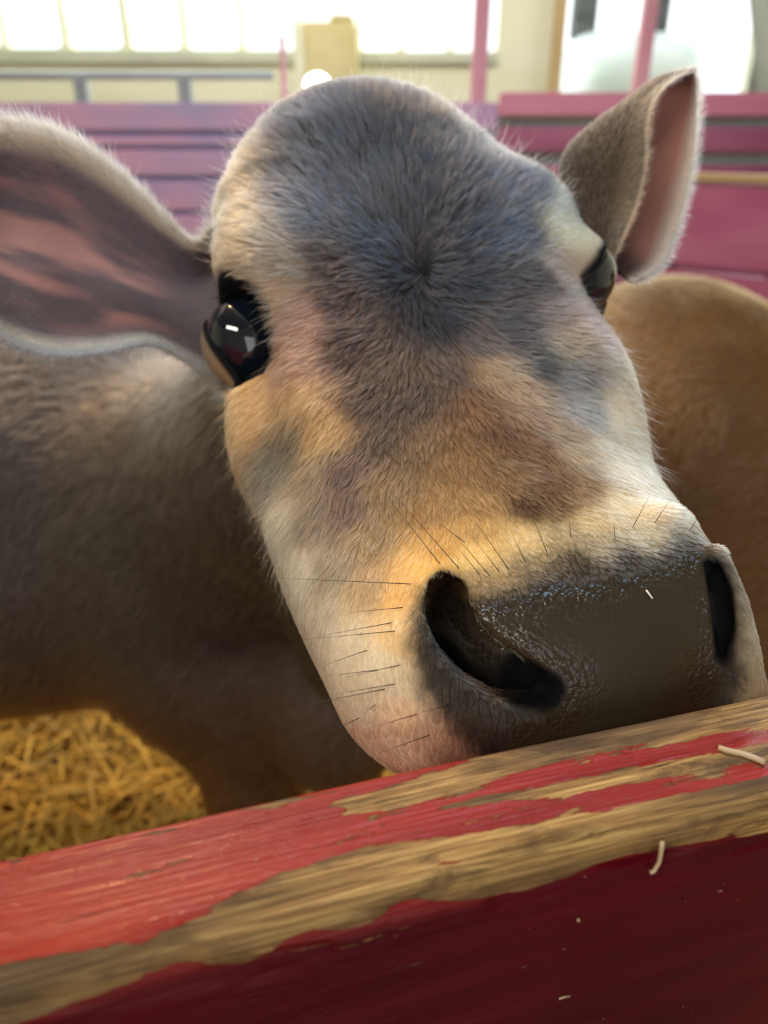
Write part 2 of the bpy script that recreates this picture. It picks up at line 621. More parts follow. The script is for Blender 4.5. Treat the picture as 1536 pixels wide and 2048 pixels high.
# glowing globe on a stick, added for the bright spot above the forehead
A = PY(635, 170, 3.6)
M_spot = bpy.data.materials.new('spot_glow')
M_spot.use_nodes = True
bb = M_spot.node_tree.nodes['Principled BSDF']
bb.inputs['Emission Color'].default_value = (1, 1, 0.95, 1)
bb.inputs['Emission Strength'].default_value = 6
lp = empty('bright_spot', (A[0], 3.6, A[2]))
tag(lp, 'small round white globe, added as a glowing bright spot, just above the left side of the forehead', 'bright spot')
tube('spot_globe', [(0, 0, 0.045 * math.sin(t)) for t in np.linspace(-1.45, 1.45, 9)], [0.055 * math.cos(t) for t in np.linspace(-1.45, 1.45, 9)], M_spot, lp, 20)
box('post', (-0.02, 0.0, -A[2]), (0.02, 0.03, -0.03), M_galv, lp, bev=0.003)

# ================================================================== THE CALF
HL = np.array([0.962, 0.180, -0.205])
HL /= np.linalg.norm(HL)
HA = np.array([0.21, -0.855, 0.47])
HA -= HL * (HA @ HL)
HA /= np.linalg.norm(HA)
HN = np.cross(HA, HL)
HO = np.array([(850 - 768) / FPX * 0.345, (1024 - 540) / FPX * 0.345, -0.345])


def w2h(w):
    c = w2c(w) - HO
    return np.stack([c @ HA, c @ HL, c @ HN], -1)


def h2w(h):
    h = np.asarray(h, float)
    return c2w(HO + h[..., 0:1] * HA + h[..., 1:2] * HL + h[..., 2:3] * HN)


def h2w_dir(h):
    return h2w(h) - h2w(np.zeros(3))


# cross-section tables along the head (s, from poll to muzzle)
S_ = np.array([-0.14, -0.10, -0.07, -0.04, 0.00, 0.04, 0.08, 0.12, 0.15, 0.175, 0.20, 0.23])
T_ = np.array([-0.020, 0.004, 0.010, 0.008, 0.000, -0.006, -0.004, 0.004, 0.014, 0.022, 0.022, 0.018])
M_ = np.array([-0.050, -0.050, -0.050, -0.048, -0.046, -0.048, -0.045, -0.038, -0.030, -0.022, -0.020, -0.02])
B_ = np.array([-0.120, -0.130, -0.140, -0.145, -0.150, -0.150, -0.140, -0.120, -0.105, -0.095, -0.085, -0.08])
WL = np.array([0.070, 0.084, 0.085, 0.085, 0.086, 0.092, 0.095, 0.092, 0.088, 0.084, 0.080, 0.074])
WR = np.array([0.062, 0.087, 0.100, 0.102, 0.100, 0.095, 0.086, 0.078, 0.077, 0.076, 0.074, 0.070])
SS = np.linspace(-0.2, 0.3, 501)


def _cub(t):
    # smooth a piecewise-linear table a little
    v = np.interp(SS, S_, t)
    k = np.hanning(41)
    k /= k.sum()
    return np.convolve(np.pad(v, 20, mode='edge'), k, mode='valid')


TT, MM, BB, WWL, WWR = map(_cub, (T_, M_, B_, WL, WR))


def head_base(h):
    s, a, n = h[..., 0], h[..., 1], h[..., 2]
    T, M, B = np.interp(s, SS, TT), np.interp(s, SS, MM), np.interp(s, SS, BB)
    w = np.where(a < 0, np.interp(s, SS, WWL), np.interp(s, SS, WWR))
    hh = np.where(n > M, T - M, M - B)
    p = np.where(n > M, 2.35, 2.3)
    q = np.abs(a / w) ** p + np.abs((n - M) / hh) ** p
    # front cap, leaning back towards the top of the nose
    e0 = 0.178 - 0.42 * np.maximum(n + 0.03, 0) - 0.25 * np.maximum(-n - 0.055, 0)
    q = q + (np.maximum(s - e0, 0) / 0.050) ** p
    q = q + (np.maximum(-0.098 - s, 0) / 0.045) ** p
    rho = q ** (1 / p) + 1e-6
    cs = np.clip(s, -0.098, 0.178)
    L = np.sqrt(a * a + (n - M) ** 2 + (s - cs) ** 2) + 1e-5
    return L * (1 - 1 / rho)


def march(f, px, py, d0=0.14, d1=0.60):
    ds = np.linspace(d0, d1, 900)
    pts = P(px, py, 1.0)
    o = np.array([0, 0, CAM_Z])
    pts = o + ds[:, None] * (pts - o)
    v = f(pts)
    i = np.argmax(v < 0)
    if v[i] >= 0:
        return None
    if i == 0:
        return pts[0]
    t = v[i - 1] / (v[i - 1] - v[i])
    return pts[i - 1] * (1 - t) + pts[i] * t


def fb(w):
    return head_base(w2h(w))


def surf(px, py, push=0.0, fn=fb):
    """head coordinates of the surface seen at a pixel (pushed along the sight line)"""
    q = march(fn, px, py)
    if q is None:
        return None
    v = q - np.array([0, 0, CAM_Z])
    return w2h(q + v / np.linalg.norm(v) * push)


# --- eyes
EYE_R = 0.0225
eL_c = w2h(P(500, 684, 0.3845))
print('EYE', eL_c)
eR_c = w2h(P(1141, 558, 0.402))
print('EYER', eR_c)
eL_n = np.array([0.02, -0.60, 0.80]); eL_n /= np.linalg.norm(eL_n)
eR_n = np.array([0.02, 0.93, 0.34]); eR_n /= np.linalg.norm(eR_n)
# opening outline of the left eye, traced, expressed on the eye's own tangent plane
EP = [(402, 612), (440, 582), (494, 582), (540, 612), (564, 664), (566, 716), (545, 748), (508, 770), (478, 784), (458, 745), (440, 695), (424, 652)]


def plane_frame(n):
    u = np.array([1.0, 0, 0]) - n * n[0]
    u /= np.linalg.norm(u)
    return u, np.cross(n, u)


uL, vL = plane_frame(eL_n)
cLw = h2w(eL_c)


def to_plane(px, py):
    o = np.array([0, 0, CAM_Z])
    d = P(px, py, 1.0) - o
    nw = h2w_dir(eL_n)
    q0 = h2w(eL_c + eL_n * EYE_R * 0.80)
    t = ((q0 - o) @ nw) / (d @ nw)
    h = w2h(o + d * t) - eL_c
    return np.array([h @ uL, h @ vL])


RSH = 0.010 * np.sign(vL[1])
polyL = np.array([to_plane(*q) for q in EP])
print('eye poly extents', polyL.min(0), polyL.max(0))

# --- nostrils (surface tracks)
def track(pxs, push):
    return [surf(x, y, push) for (x, y) in pxs]


NL_px = [(893, 1190), (893, 1222), (912, 1268), (950, 1312), (1000, 1345), (1050, 1366), (1086, 1378)]
NL = track(NL_px, 0.003)
NL_in = [q + np.array([-0.009, 0.004, -0.011]) for q in NL]
WINGR = [w2h(P(*q)) for q in ((1436, 1108, .264), (1455, 1205, .262), (1474, 1300, .263), (1488, 1400, .268))]
WING_R = [0.0025, 0.0062, 0.0070, 0.0080]


def f_wing(w):
    h = w2h(w)
    return smin(head_base(h), chain(h, WINGR, WING_R), 0.008)


NR_px = [(1409, 1098), (1424, 1140), (1440, 1190), (1446, 1250), (1440, 1305)]
NR = [surf(x, y, 0.002, f_wing) for (x, y) in NR_px]
AL = track([(858, 1210), (862, 1290), (905, 1365), (975, 1410), (1050, 1425)], 0.009)     # outer wing
NRl = [q for q in NR if q is not None]
ARp = [q + np.array([0.0, 0.010, -0.006]) for q in NRl]
print('NR', NRl)


CHL = w2h(P(535, 880, 0.360))
CHR = w2h(P(1168, 760, 0.358))


def head_sdf(w):
    h = w2h(w)
    d = head_base(h)
    # brow ridges and cheek
    d = smin(d, ell(h, (-0.040, -0.064, -0.034), (0.038, 0.025, 0.030)), 0.02)
    d = smin(d, ell(h, (-0.045, 0.078, -0.034), (0.038, 0.026, 0.030)), 0.02)
    # poll knob
    d = smin(d, ell(h, (-0.112, -0.002, -0.020), (0.034, 0.056, 0.034)), 0.03)
    # jaw muscles
    d = smin(d, ell(h, (0.02, -0.050, -0.11), (0.075, 0.035, 0.05)), 0.03)
    d = smin(d, ell(h, (0.02, 0.050, -0.11), (0.075, 0.035, 0.05)), 0.03)
    # hollow in front of the eyes
    d = smax(d, -ell(h, (0.055, -0.094, -0.020), (0.035, 0.016, 0.022)), 0.02)
    d = smax(d, -ell(h, (0.055, 0.104, -0.020), (0.035, 0.018, 0.022)), 0.02)
    d = smin(d, ell(h, CHL, (0.028, 0.015, 0.022)), 0.025)
    d = smin(d, ell(h, CHR, (0.034, 0.016, 0.024)), 0.025)
    # eye mounds
    for c, n_, sg in ((eL_c, eL_n, 1), (eR_c, eR_n, -1)):
        d = smin(d, np.sqrt(((h - c) ** 2).sum(-1)) - (EYE_R + 0.0022), 0.010)
        u, v = plane_frame(n_)
        r = h - c
        q = np.stack([r @ u, sg * (r @ v) + (RSH if sg < 0 else 0)], -1)
        near = (np.abs(q[..., 0]) < 0.06) & (np.abs(q[..., 1]) < 0.06)
        pd = np.full(d.shape, 1.0)
        if near.any():
            pd[near] = poly2(q[near], polyL)
        cut = np.maximum(pd, -(r @ n_) + EYE_R * 0.15)
        d = smax(d, -cut, 0.0025)
    # nose: wings, then openings
    d = smin(d, chain(h, AL, [0.006, 0.010, 0.011, 0.010, 0.006]), 0.008)
    d = smin(d, chain(h, [q + np.array([-0.012, -0.011, -0.012]) for q in WINGR], [0.008, 0.012, 0.014, 0.015]), 0.010)
    d = smin(d, chain(h, [q + np.array([-0.018, -0.006, -0.012]) for q in WINGR], [0.008, 0.012, 0.013, 0.014]), 0.012)
    d = smin(d, chain(h, WINGR, WING_R), 0.010)
    d = smax(d, -chain(h, NL, [0.0062, 0.0074, 0.0080, 0.0082, 0.0082, 0.0068, 0.0032]), 0.0045)
    d = smax(d, -cone(h, NL_in[2], NL_in[2] + np.array([-0.050, 0.012, -0.030]), 0.0115, 0.007), 0.004)
    d = smax(d, -cone(h, NL_in[4], NL_in[2] + np.array([-0.050, 0.012, -0.030]), 0.0105, 0.007), 0.004)
    d = smax(d, -chain(h, NL_in, [0.007, 0.010, 0.0115, 0.012, 0.011, 0.009, 0.005]), 0.004)
    if len(NRl) > 1:
        d = smax(d, -chain(h, NRl, [0.0016, 0.0030, 0.0036, 0.0034, 0.0018][:len(NRl)]), 0.003)
        d = smax(d, -chain(h, [q + np.array([-0.002, -0.006, -0.009]) for q in NRl], [0.001, 0.003, 0.005, 0.005, 0.003][:len(NRl)]), 0.005)
    # philtrum and mouth line
    d = smax(d, -chain(h, [np.array([0.235, -0.001, -0.03]), np.array([0.238, -0.001, -0.055])], [0.0035, 0.003]), 0.005)
    mouth = [np.array([0.13, -0.066, -0.062]), np.array([0.18, -0.062, -0.060]), np.array([0.225, -0.038, -0.058]), np.array([0.238, 0.0, -0.056]),
             np.array([0.225, 0.038, -0.058]), np.array([0.18, 0.066, -0.060]), np.array([0.13, 0.068, -0.062])]
    d = smax(d, -chain(h, mouth, [0.002] * 7), 0.004)
    return d


# neck, trunk and legs in world coordinates
NECK = [(0.03, 0.47, 1.06), (-0.04, 0.62, 0.95), (-0.14, 0.78, 0.82)]


def body_sdf(w):
    d = chain(w, NECK, [0.098, 0.120, 0.170], 0.06)
    tr = ell(w, (-0.62, 0.93, 0.713), (0.58, 0.25, 0.287))
    d = smin(d, tr, 0.10)
    d = smin(d, ell(w, (-0.24, 0.83, 0.67), (0.15, 0.18, 0.25)), 0.06)        # shoulder
    d = smin(d, ell(w, (-1.0, 0.98, 0.76), (0.22, 0.20, 0.23)), 0.08)         # rump
    d = smin(d, ell(w, (-0.06, 0.70, 0.60), (0.09, 0.10, 0.13)), 0.06)        # brisket
    # throat skin
    d = smin(d, chain(w, [(0.02, 0.42, 1.00), (-0.02, 0.58, 0.76)], [0.05, 0.06]), 0.06)
    fx = -0.185
    d = smin(d, chain(w, [(fx, 0.75, 0.62), (fx + 0.01, 0.73, 0.40), (fx + 0.005, 0.71, 0.35), (fx, 0.73, 0.12), (fx + 0.02, 0.72, 0.06)], [0.105, 0.062, 0.053, 0.032, 0.036], 0.02), 0.04)
    d = smin(d, chain(w, [(fx - 0.01, 1.00, 0.60), (fx + 0.02, 1.0, 0.38), (fx, 1.0, 0.12), (fx + 0.02, 0.99, 0.06)], [0.08, 0.046, 0.028, 0.033], 0.02), 0.04)
    for yy in (0.90, 1.10):
        d = smin(d, chain(w, [(-1.03, yy, 0.68), (-0.96, yy, 0.50), (-1.12, yy, 0.33), (-1.08, yy, 0.12), (-1.05, yy - 0.01, 0.06)], [0.13, 0.075, 0.040, 0.028, 0.033], 0.03), 0.04)
    return d


def calf_sdf(w):
    return smin(head_sdf(w), body_sdf(w), 0.035)


def surface_nets(f, xs, ys, zs, step=4, margin=2.2):
    nx, ny, nz = len(xs), len(ys), len(zs)
    vals = np.empty((nx, ny, nz), np.float32)
    ci, cj, ck = [np.unique(np.append(np.arange(0, n, step), n - 1)) for n in (nx, ny, nz)]
    cg = np.stack(np.meshgrid(xs[ci], ys[cj], zs[ck], indexing='ij'), -1).reshape(-1, 3)
    cv = np.empty(len(cg), np.float32)
    for i in range(0, len(cg), 200000):
        cv[i:i + 200000] = f(cg[i:i + 200000])
    cv = cv.reshape(len(ci), len(cj), len(ck))
    # block decision
    act = []
    for bi in range(len(ci) - 1):
        dx = xs[ci[bi + 1]] - xs[ci[bi]]
        blk = cv[bi:bi + 2]
        mn = np.minimum(blk[0], blk[1])
        mx = np.maximum(blk[0], blk[1])
        ab = np.minimum(np.abs(blk[0]), np.abs(blk[1]))
        mn = np.minimum(mn[:-1], mn[1:]); mn = np.minimum(mn[:, :-1], mn[:, 1:])
        mx = np.maximum(mx[:-1], mx[1:]); mx = np.maximum(mx[:, :-1], mx[:, 1:])
        ab = np.minimum(ab[:-1], ab[1:]); ab = np.minimum(ab[:, :-1], ab[:, 1:])
        dy = np.diff(ys[cj])[:, None]
        dz = np.diff(zs[ck])[None]
        R = np.sqrt(dx * dx + dy * dy + dz * dz)
        act.append(((mn < 0) & (mx > 0)) | (ab < R * margin * 0.5))
    act = np.array(act)
    # fill everything with the nearest coarse value, then refine the active blocks
    ii = np.minimum(np.searchsorted(ci, np.arange(nx), 'right') - 1, len(ci) - 2)
    jj = np.minimum(np.searchsorted(cj, np.arange(ny), 'right') - 1, len(cj) - 2)
    kk = np.minimum(np.searchsorted(ck, np.arange(nz), 'right') - 1, len(ck) - 2)
    vals[:] = cv[np.ix_(ii, jj, kk)]
    m = act[np.ix_(ii, jj, kk)]
    # include the upper faces of active blocks
    m2 = m.copy()
    m2[1:] |= m[:-1]; m2[:, 1:] |= m2[:, :-1].copy(); m2[:, :, 1:] |= m2[:, :, :-1].copy()
    idx = np.argwhere(m2)
    print('active', len(idx), 'of', vals.size)
    for i in range(0, len(idx), 250000):
        q = idx[i:i + 250000]
        pts = np.stack([xs[q[:, 0]], ys[q[:, 1]], zs[q[:, 2]]], -1)
        vals[q[:, 0], q[:, 1], q[:, 2]] = f(pts)
    ins = vals < 0
    c = ins[:-1, :-1, :-1].astype(np.int8)
    cnt = np.zeros_like(c)
    for a in (0, 1):
        for b in (0, 1):
            for d in (0, 1):
                cnt += ins[a:nx - 1 + a, b:ny - 1 + b, d:nz - 1 + d]
    cells = np.argwhere((cnt > 0) & (cnt < 8))
    vid = np.full(c.shape, -1, np.int32)
    vid[cells[:, 0], cells[:, 1], cells[:, 2]] = np.arange(len(cells))
    acc = np.zeros((len(cells), 3))
    num = np.zeros(len(cells))
    G = (xs, ys, zs)
    corners = [(a, b, d) for a in (0, 1) for b in (0, 1) for d in (0, 1)]
    for c0 in corners:
        for ax in range(3):
            if c0[ax]:
                continue
            c1 = list(c0); c1[ax] = 1
            i0 = cells + np.array(c0); i1 = cells + np.array(c1)
            v0 = vals[i0[:, 0], i0[:, 1], i0[:, 2]].astype(float)
            v1 = vals[i1[:, 0], i1[:, 1], i1[:, 2]].astype(float)
            x_ = (v0 < 0) != (v1 < 0)
            t = np.where(x_, v0 / np.where(x_, v0 - v1, 1), 0)
            p0 = np.stack([G[k][i0[:, k]] for k in range(3)], -1)
            p1 = np.stack([G[k][i1[:, k]] for k in range(3)], -1)
            acc += np.where(x_[:, None], p0 + (p1 - p0) * t[:, None], 0)
            num += x_
    V = acc / num[:, None]
    Fs = []
    for ax in range(3):
        sl0 = [slice(None)] * 3; sl1 = [slice(None)] * 3
        sl0[ax] = slice(0, -1); sl1[ax] = slice(1, None)
        e = ins[tuple(sl0)] != ins[tuple(sl1)]
        E = np.argwhere(e)
        o1, o2 = [(1, 2), (2, 0), (0, 1)][ax]
        shape = vid.shape
        ok = (E[:, o1] > 0) & (E[:, o2] > 0) & (E[:, o1] < shape[o1]) & (E[:, o2] < shape[o2])
        E = E[ok]
        inside0 = ins[E[:, 0], E[:, 1], E[:, 2]]
        def g(d1, d2):
            q = E.copy(); q[:, o1] += d1; q[:, o2] += d2
            return vid[q[:, 0], q[:, 1], q[:, 2]]
        quad = np.stack([g(-1, -1), g(0, -1), g(0, 0), g(-1, 0)], -1)
        quad = np.where(inside0[:, None], quad, quad[:, ::-1])
        Fs.append(quad)
    return V, np.concatenate(Fs)


def axis(segs):
    """segs: list of (start, end, step)"""
    out = []
    for a, b, st in segs:
        n = max(1, int(round((b - a) / st)))
        out.append(np.linspace(a, b, n, endpoint=False))
    out.append([segs[-1][1]])
    return np.concatenate(out)


FINE = 0.0017
gx = axis([(-1.34, -0.30, 0.014), (-0.30, -0.13, 0.008), (-0.13, -0.10, 0.004), (-0.10, 0.165, FINE), (0.165, 0.25, 0.008)])
gy = axis([(0.14, 0.44, FINE), (0.44, 0.60, 0.005), (0.60, 1.24, 0.013)])
gz = axis([(0.0, 0.90, 0.013), (0.90, 0.965, 0.004), (0.965, 1.31, FINE), (1.31, 1.36, 0.006)])
V, F = surface_nets(calf_sdf, gx, gy, gz)
print('calf verts', len(V), 'faces', len(F))


# --- ears: rolled leaf between three rails
def catmull(P_, t):
    P_ = np.asarray(P_, float)
    n = len(P_) - 1
    x = np.clip(t, 0, 1) * n
    i = np.minimum(x.astype(int), n - 1)
    f = (x - i)[:, None]
    p0, p1, p2, p3 = P_[np.maximum(i - 1, 0)], P_[i], P_[i + 1], P_[np.minimum(i + 2, n)]
    return 0.5 * (2 * p1 + (p2 - p0) * f + (2 * p0 - 5 * p1 + 4 * p2 - p3) * f ** 2 + (3 * p1 - p0 - 3 * p2 + p3) * f ** 3)


def make_ear(Apx, Tpx, Ppx, nu=70, nv=44, th=0.0032):
    A, T, Q = [np.array([P(*q) for q in L]) for L in (Apx, Tpx, Ppx)]
    u = np.linspace(0, 1, nu)
    A, T, Q = catmull(A, u), catmull(T, u), catmull(Q, u)
    v = np.linspace(-1, 1, nv)
    G = (A[:, None] * (v * (v - 1) / 2)[None, :, None] + T[:, None] * (1 - v * v)[None, :, None] + Q[:, None] * (v * (v + 1) / 2)[None, :, None])
    du = np.gradient(G, axis=0)
    dv = np.gradient(G, axis=1)
    n = np.cross(du, dv)
    n /= np.linalg.norm(n, axis=-1, keepdims=True) + 1e-9
    # n should face the camera in the middle
    cdir = np.array([0, 0, CAM_Z]) - G[nu // 2, nv * 3 // 4]
    if (n[nu // 2, nv * 3 // 4] * cdir).sum() < 0:
        n = -n
    edge = (1 - np.abs(v) ** 6)[None, :, None] * (1 - u ** 8)[:, None, None] * th
    fr = G + n * (edge * 0.5 + 0.0004)
    bk = G - n * (edge * 0.5 + 0.0004)
    V_ = np.concatenate([fr.reshape(-1, 3), bk.reshape(-1, 3)])
    idx = np.arange(nu * nv).reshape(nu, nv)
    a, b, c, d = idx[:-1, :-1], idx[1:, :-1], idx[1:, 1:], idx[:-1, 1:]
    f1 = np.stack([a, b, c, d], -1).reshape(-1, 4)
    # orientation test
    e1 = V_[f1[:, 1]] - V_[f1[:, 0]]
    e2 = V_[f1[:, 3]] - V_[f1[:, 0]]
    if (np.cross(e1, e2) * n.reshape(-1, 3)[f1[:, 0]]).sum() < 0:
        f1 = f1[:, ::-1]
    f2 = f1[:, ::-1] + nu * nv
    o = nu * nv
    rim = []
    loop = list(idx[:, 0]) + list(idx[-1, 1:]) + list(idx[-2::-1, -1]) + list(idx[0, -2:0:-1])
    flip = not (f1[0, 1] == idx[1, 0])
    for i in range(len(loop)):
        p, q = loop[i], loop[(i + 1) % len(loop)]
        r = [p, p + o, q + o, q] if not flip else [q, q + o, p + o, p]
        rim.append(r)
    uu = np.tile(np.repeat(u, nv), 2)
    vv = np.tile(np.tile(v, nu), 2)
    side = np.repeat([1, -1], nu * nv)
    return V_, np.concatenate([f1, f2, np.array(rim)]), uu, vv, side, G, n


LA = [(425, 452, .415), (392, 487, .405), (335, 445, .395), (262, 375, .385), (165, 302, .375), (75, 268, .37), (-30, 268, .37), (-130, 330, .375), (-190, 430, .385)]
LT = [(440, 600, .44), (400, 600, .445), (330, 590, .445), (250, 565, .44), (160, 540, .435), (70, 515, .425), (-30, 490, .42), (-120, 470, .405), (-200, 445, .39)]
LP = [(452, 790, .40), (425, 752, .395), (370, 712, .39), (300, 683, .385), (200, 697, .378), (95, 697, .375), (-10, 655, .375), (-110, 570, .38), (-195, 460, .387)]
RA = [(1228, 515, .405), (1245, 470, .402), (1272, 400, .40), (1288, 320, .397), (1290, 250, .398), (1306, 195, .402), (1345, 158, .407), (1380, 142, .41)]
RT = [(1185, 500, .45), (1160, 440, .458), (1128, 370, .462), (1140, 310, .460), (1190, 262, .455), (1245, 222, .445), (1315, 166, .428), (1384, 139, .412)]
RP = [(1262, 565, .425), (1315, 535, .432), (1347, 470, .44), (1368, 400, .442), (1384, 320, .443), (1392, 240, .44), (1392, 180, .43), (1388, 140, .412)]
earL = make_ear(LA, LT, LP)
earR = make_ear(RA, RT, RP)


# ---- coat colours: markings, with some haze and warm light, placed on the surface, blended smoothly
D = (.066, .060, .061); D2 = (.12, .092, .080); Mm = (.20, .155, .125); Br = (.24, .145, .08); Tn = (.42, .30, .17); Cr = (.74, .66, .52)
Pk = (.42, .29, .24)
seeds = [
    (760, 200, D), (850, 250, D), (700, 300, D), (850, 400, D), (820, 560, D), (760, 480, D), (650, 430, D2), (930, 380, D), (960, 480, D), (930, 560, D), (700, 380, D), (880, 640, D),
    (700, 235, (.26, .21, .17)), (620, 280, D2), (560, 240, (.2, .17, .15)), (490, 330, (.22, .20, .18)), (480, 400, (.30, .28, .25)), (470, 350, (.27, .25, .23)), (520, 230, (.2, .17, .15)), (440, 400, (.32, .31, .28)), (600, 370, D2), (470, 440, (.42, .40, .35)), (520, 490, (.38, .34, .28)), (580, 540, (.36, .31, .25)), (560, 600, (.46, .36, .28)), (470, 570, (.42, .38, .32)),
    (610, 640, Pk), (610, 720, Pk), (660, 520, D2), (680, 600, D2), (690, 700, D2), (590, 790, (.50, .36, .22)), (500, 830, (.62, .45, .27)), (480, 870, (.6, .45, .28)), (650, 860, (.46, .33, .19)),
    (560, 880, (.22, .19, .15)), (530, 930, (.30, .28, .24)), (620, 950, (.32, .27, .2)), (560, 1040, (.50, .46, .38)), (620, 1040, (.34, .29, .23)), (690, 940, (.20, .15, .13)), (690, 1020, (.26, .20, .16)),
    (600, 1140, (.62, .57, .48)), (660, 1140, (.42, .37, .29)), (640, 1240, (.62, .56, .46)), (700, 1300, (.76, .68, .55)), (740, 1180, (.55, .43, .28)), (720, 1400, Cr), (760, 1500, (.74, .6, .48)), (790, 1380, Cr),
    (740, 800, (.13, .10, .085)), (770, 880, (.17, .13, .10)), (820, 800, (.15, .115, .09)), (830, 900, (.26, .19, .12)), (780, 980, (.33, .245, .15)), (850, 1020, (.40, .28, .15)), (740, 1080, (.40, .31, .2)), (900, 930, (.33, .22, .12)),
    (900, 740, (.16, .12, .095)), (960, 680, (.17, .13, .11)), (1030, 660, (.12, .10, .09)), (1080, 730, (.11, .10, .09)), (1030, 580, D2), (1080, 560, D2), (1030, 470, D2), (1040, 390, D2), (980, 290, (.17, .135, .11)), (900, 200, D), (950, 240, (.15, .12, .10)),
    (1060, 330, (.30, .27, .21)), (1120, 400, (.8, .76, .6)), (1165, 430, (.86, .82, .66)), (1180, 490, (.84, .80, .66)), (1120, 470, (.66, .62, .49)), (1150, 500, (.8, .76, .62)), (1140, 430, (.88, .84, .68)), (1100, 370, (.6, .56, .44)), (1115, 540, (.46, .38, .31)), (1160, 580, (.50, .42, .36)), (1150, 640, (.40, .30, .25)), (1110, 640, (.22, .17, .14)),
    (1180, 700, (.50, .38, .33)), (1230, 760, Cr), (1240, 850, Cr), (1140, 760, (.24, .22, .2)), (1170, 830, (.36, .34, .31)), (1200, 900, (.62, .57, .46)), (1130, 700, (.34, .29, .22)), (1260, 950, Cr),
    (990, 740, (.40, .29, .18)), (1040, 780, (.40, .28, .18)), (960, 800, Br), (1000, 870, (.20, .12, .07)), (1060, 900, (.21, .125, .07)), (1100, 960, (.21, .125, .07)), (1170, 970, (.27, .18, .10)), (940, 880, (.26, .17, .09)), (1000, 950, (.28, .185, .10)), (1060, 1010, (.13, .08, .045)), (1120, 1010, (.2, .13, .07)),
    (1180, 900, (.44, .34, .22)), (1130, 860, (.32, .23, .15)), (950, 1010, (.40, .28, .15)), (960, 1060, (.58, .42, .22)), (880, 1090, (.66, .46, .22)), (1240, 1010, (.70, .60, .42)), (1180, 1040, (.62, .50, .32)), (1320, 1030, Cr), (1380, 1060, Cr), (1300, 1080, (.58, .52, .40)),
    (850, 1140, (.82, .58, .28)), (950, 1110, (.80, .62, .34)), (1040, 1080, (.70, .56, .34)), (1120, 1070, (.50, .42, .28)), (1200, 1090, (.44, .38, .28)), (1060, 1130, (.36, .3, .21)), (1150, 1120, (.13, .11, .085)), (960, 1160, (.45, .36, .24)), (1250, 1120, (.10, .09, .08)), (1350, 1100, (.30, .27, .22)), (1400, 1080, (.45, .4, .33)),  # golden patches left of the nose carry warm light in their colour
    (800, 1180, (.80, .56, .28)), (790, 1270, (.84, .66, .42)), (760, 1330, (.86, .76, .6)), (800, 1420, (.84, .68, .5)), (860, 1470, (.66, .54, .42)), (800, 1500, (.78, .66, .52)), (900, 1500, (.45, .32, .26)), (1490, 1200, (.7, .62, .52)), (1515, 1330, (.74, .62, .54)), (1470, 1120, (.6, .55, .46)),
]
SP, SCO = [], []
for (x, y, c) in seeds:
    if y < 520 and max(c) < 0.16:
        c = tuple(np.array([.105, .104, .112]) * (sum(c) / 3 / 0.0623) ** 0.7)  # upper forehead lightened to blue-grey: haze painted into the coat
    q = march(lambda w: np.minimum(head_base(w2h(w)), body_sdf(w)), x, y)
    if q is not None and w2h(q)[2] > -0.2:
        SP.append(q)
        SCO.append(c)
# sides and underside that the photograph does not show
for (h_, c) in (((-0.02, 0.095, -0.09), (.45, .38, .3)), ((0.06, 0.085, -0.09), Cr), ((0.14, 0.07, -0.06), Cr), ((0.0, 0, -0.14), (.5, .45, .36)), ((0.1, 0, -0.12), Cr), ((0.18, 0, -0.085), Cr),
                ((0.0, -0.09, -0.11), (.36, .3, .24)), ((0.08, -0.07, -0.10), (.5, .45, .36)), ((0.15, -0.06, -0.08), Cr), ((-0.12, 0, -0.06), D), ((-0.13, -0.05, -0.07), D2), ((-0.13, 0.05, -0.07), D2)):
    SP.append(h2w(np.array(h_)))
    SCO.append(c)
SP, SCO = np.array(SP), np.array(SCO)
SCO = SCO ** 1.62 * 1.22


def seed_colour(p):
    out = np.zeros((len(p), 3))
    for i in range(0, len(p), 20000):
        q = p[i:i + 20000]
        d2 = ((q[:, None] - SP[None]) ** 2).sum(-1)
        w = 1 / (d2 + 2.5e-5) ** 2.2
        out[i:i + 20000] = (w @ SCO) / w.sum(-1, keepdims=True)
    return out


PLAN = [(928, 1213), (1000, 1195), (1100, 1168), (1250, 1147), (1330, 1128), (1385, 1095), (1410, 1098), (1440, 1180), (1452, 1280), (1428, 1400), (1410, 1490), (1100, 1600), (1000, 1540), (1020, 1450), (1105, 1420), (1112, 1375), (1040, 1325), (975, 1290), (938, 1262)]
DARK = [(828, 1235), (850, 1180), (900, 1160), (940, 1190), (1100, 1150), (1260, 1120), (1380, 1080), (1425, 1085), (1466, 1140), (1484, 1260), (1478, 1400), (1440, 1480), (1100, 1640), (960, 1520), (900, 1450), (850, 1390), (820, 1300)]
EYEP = [(392, 612), (444, 580), (498, 582), (545, 618), (565, 675), (566, 724), (540, 758), (500, 778), (474, 790), (455, 745), (436, 690), (420, 650)]
VIEW0 = np.array([0, 0, CAM_Z])


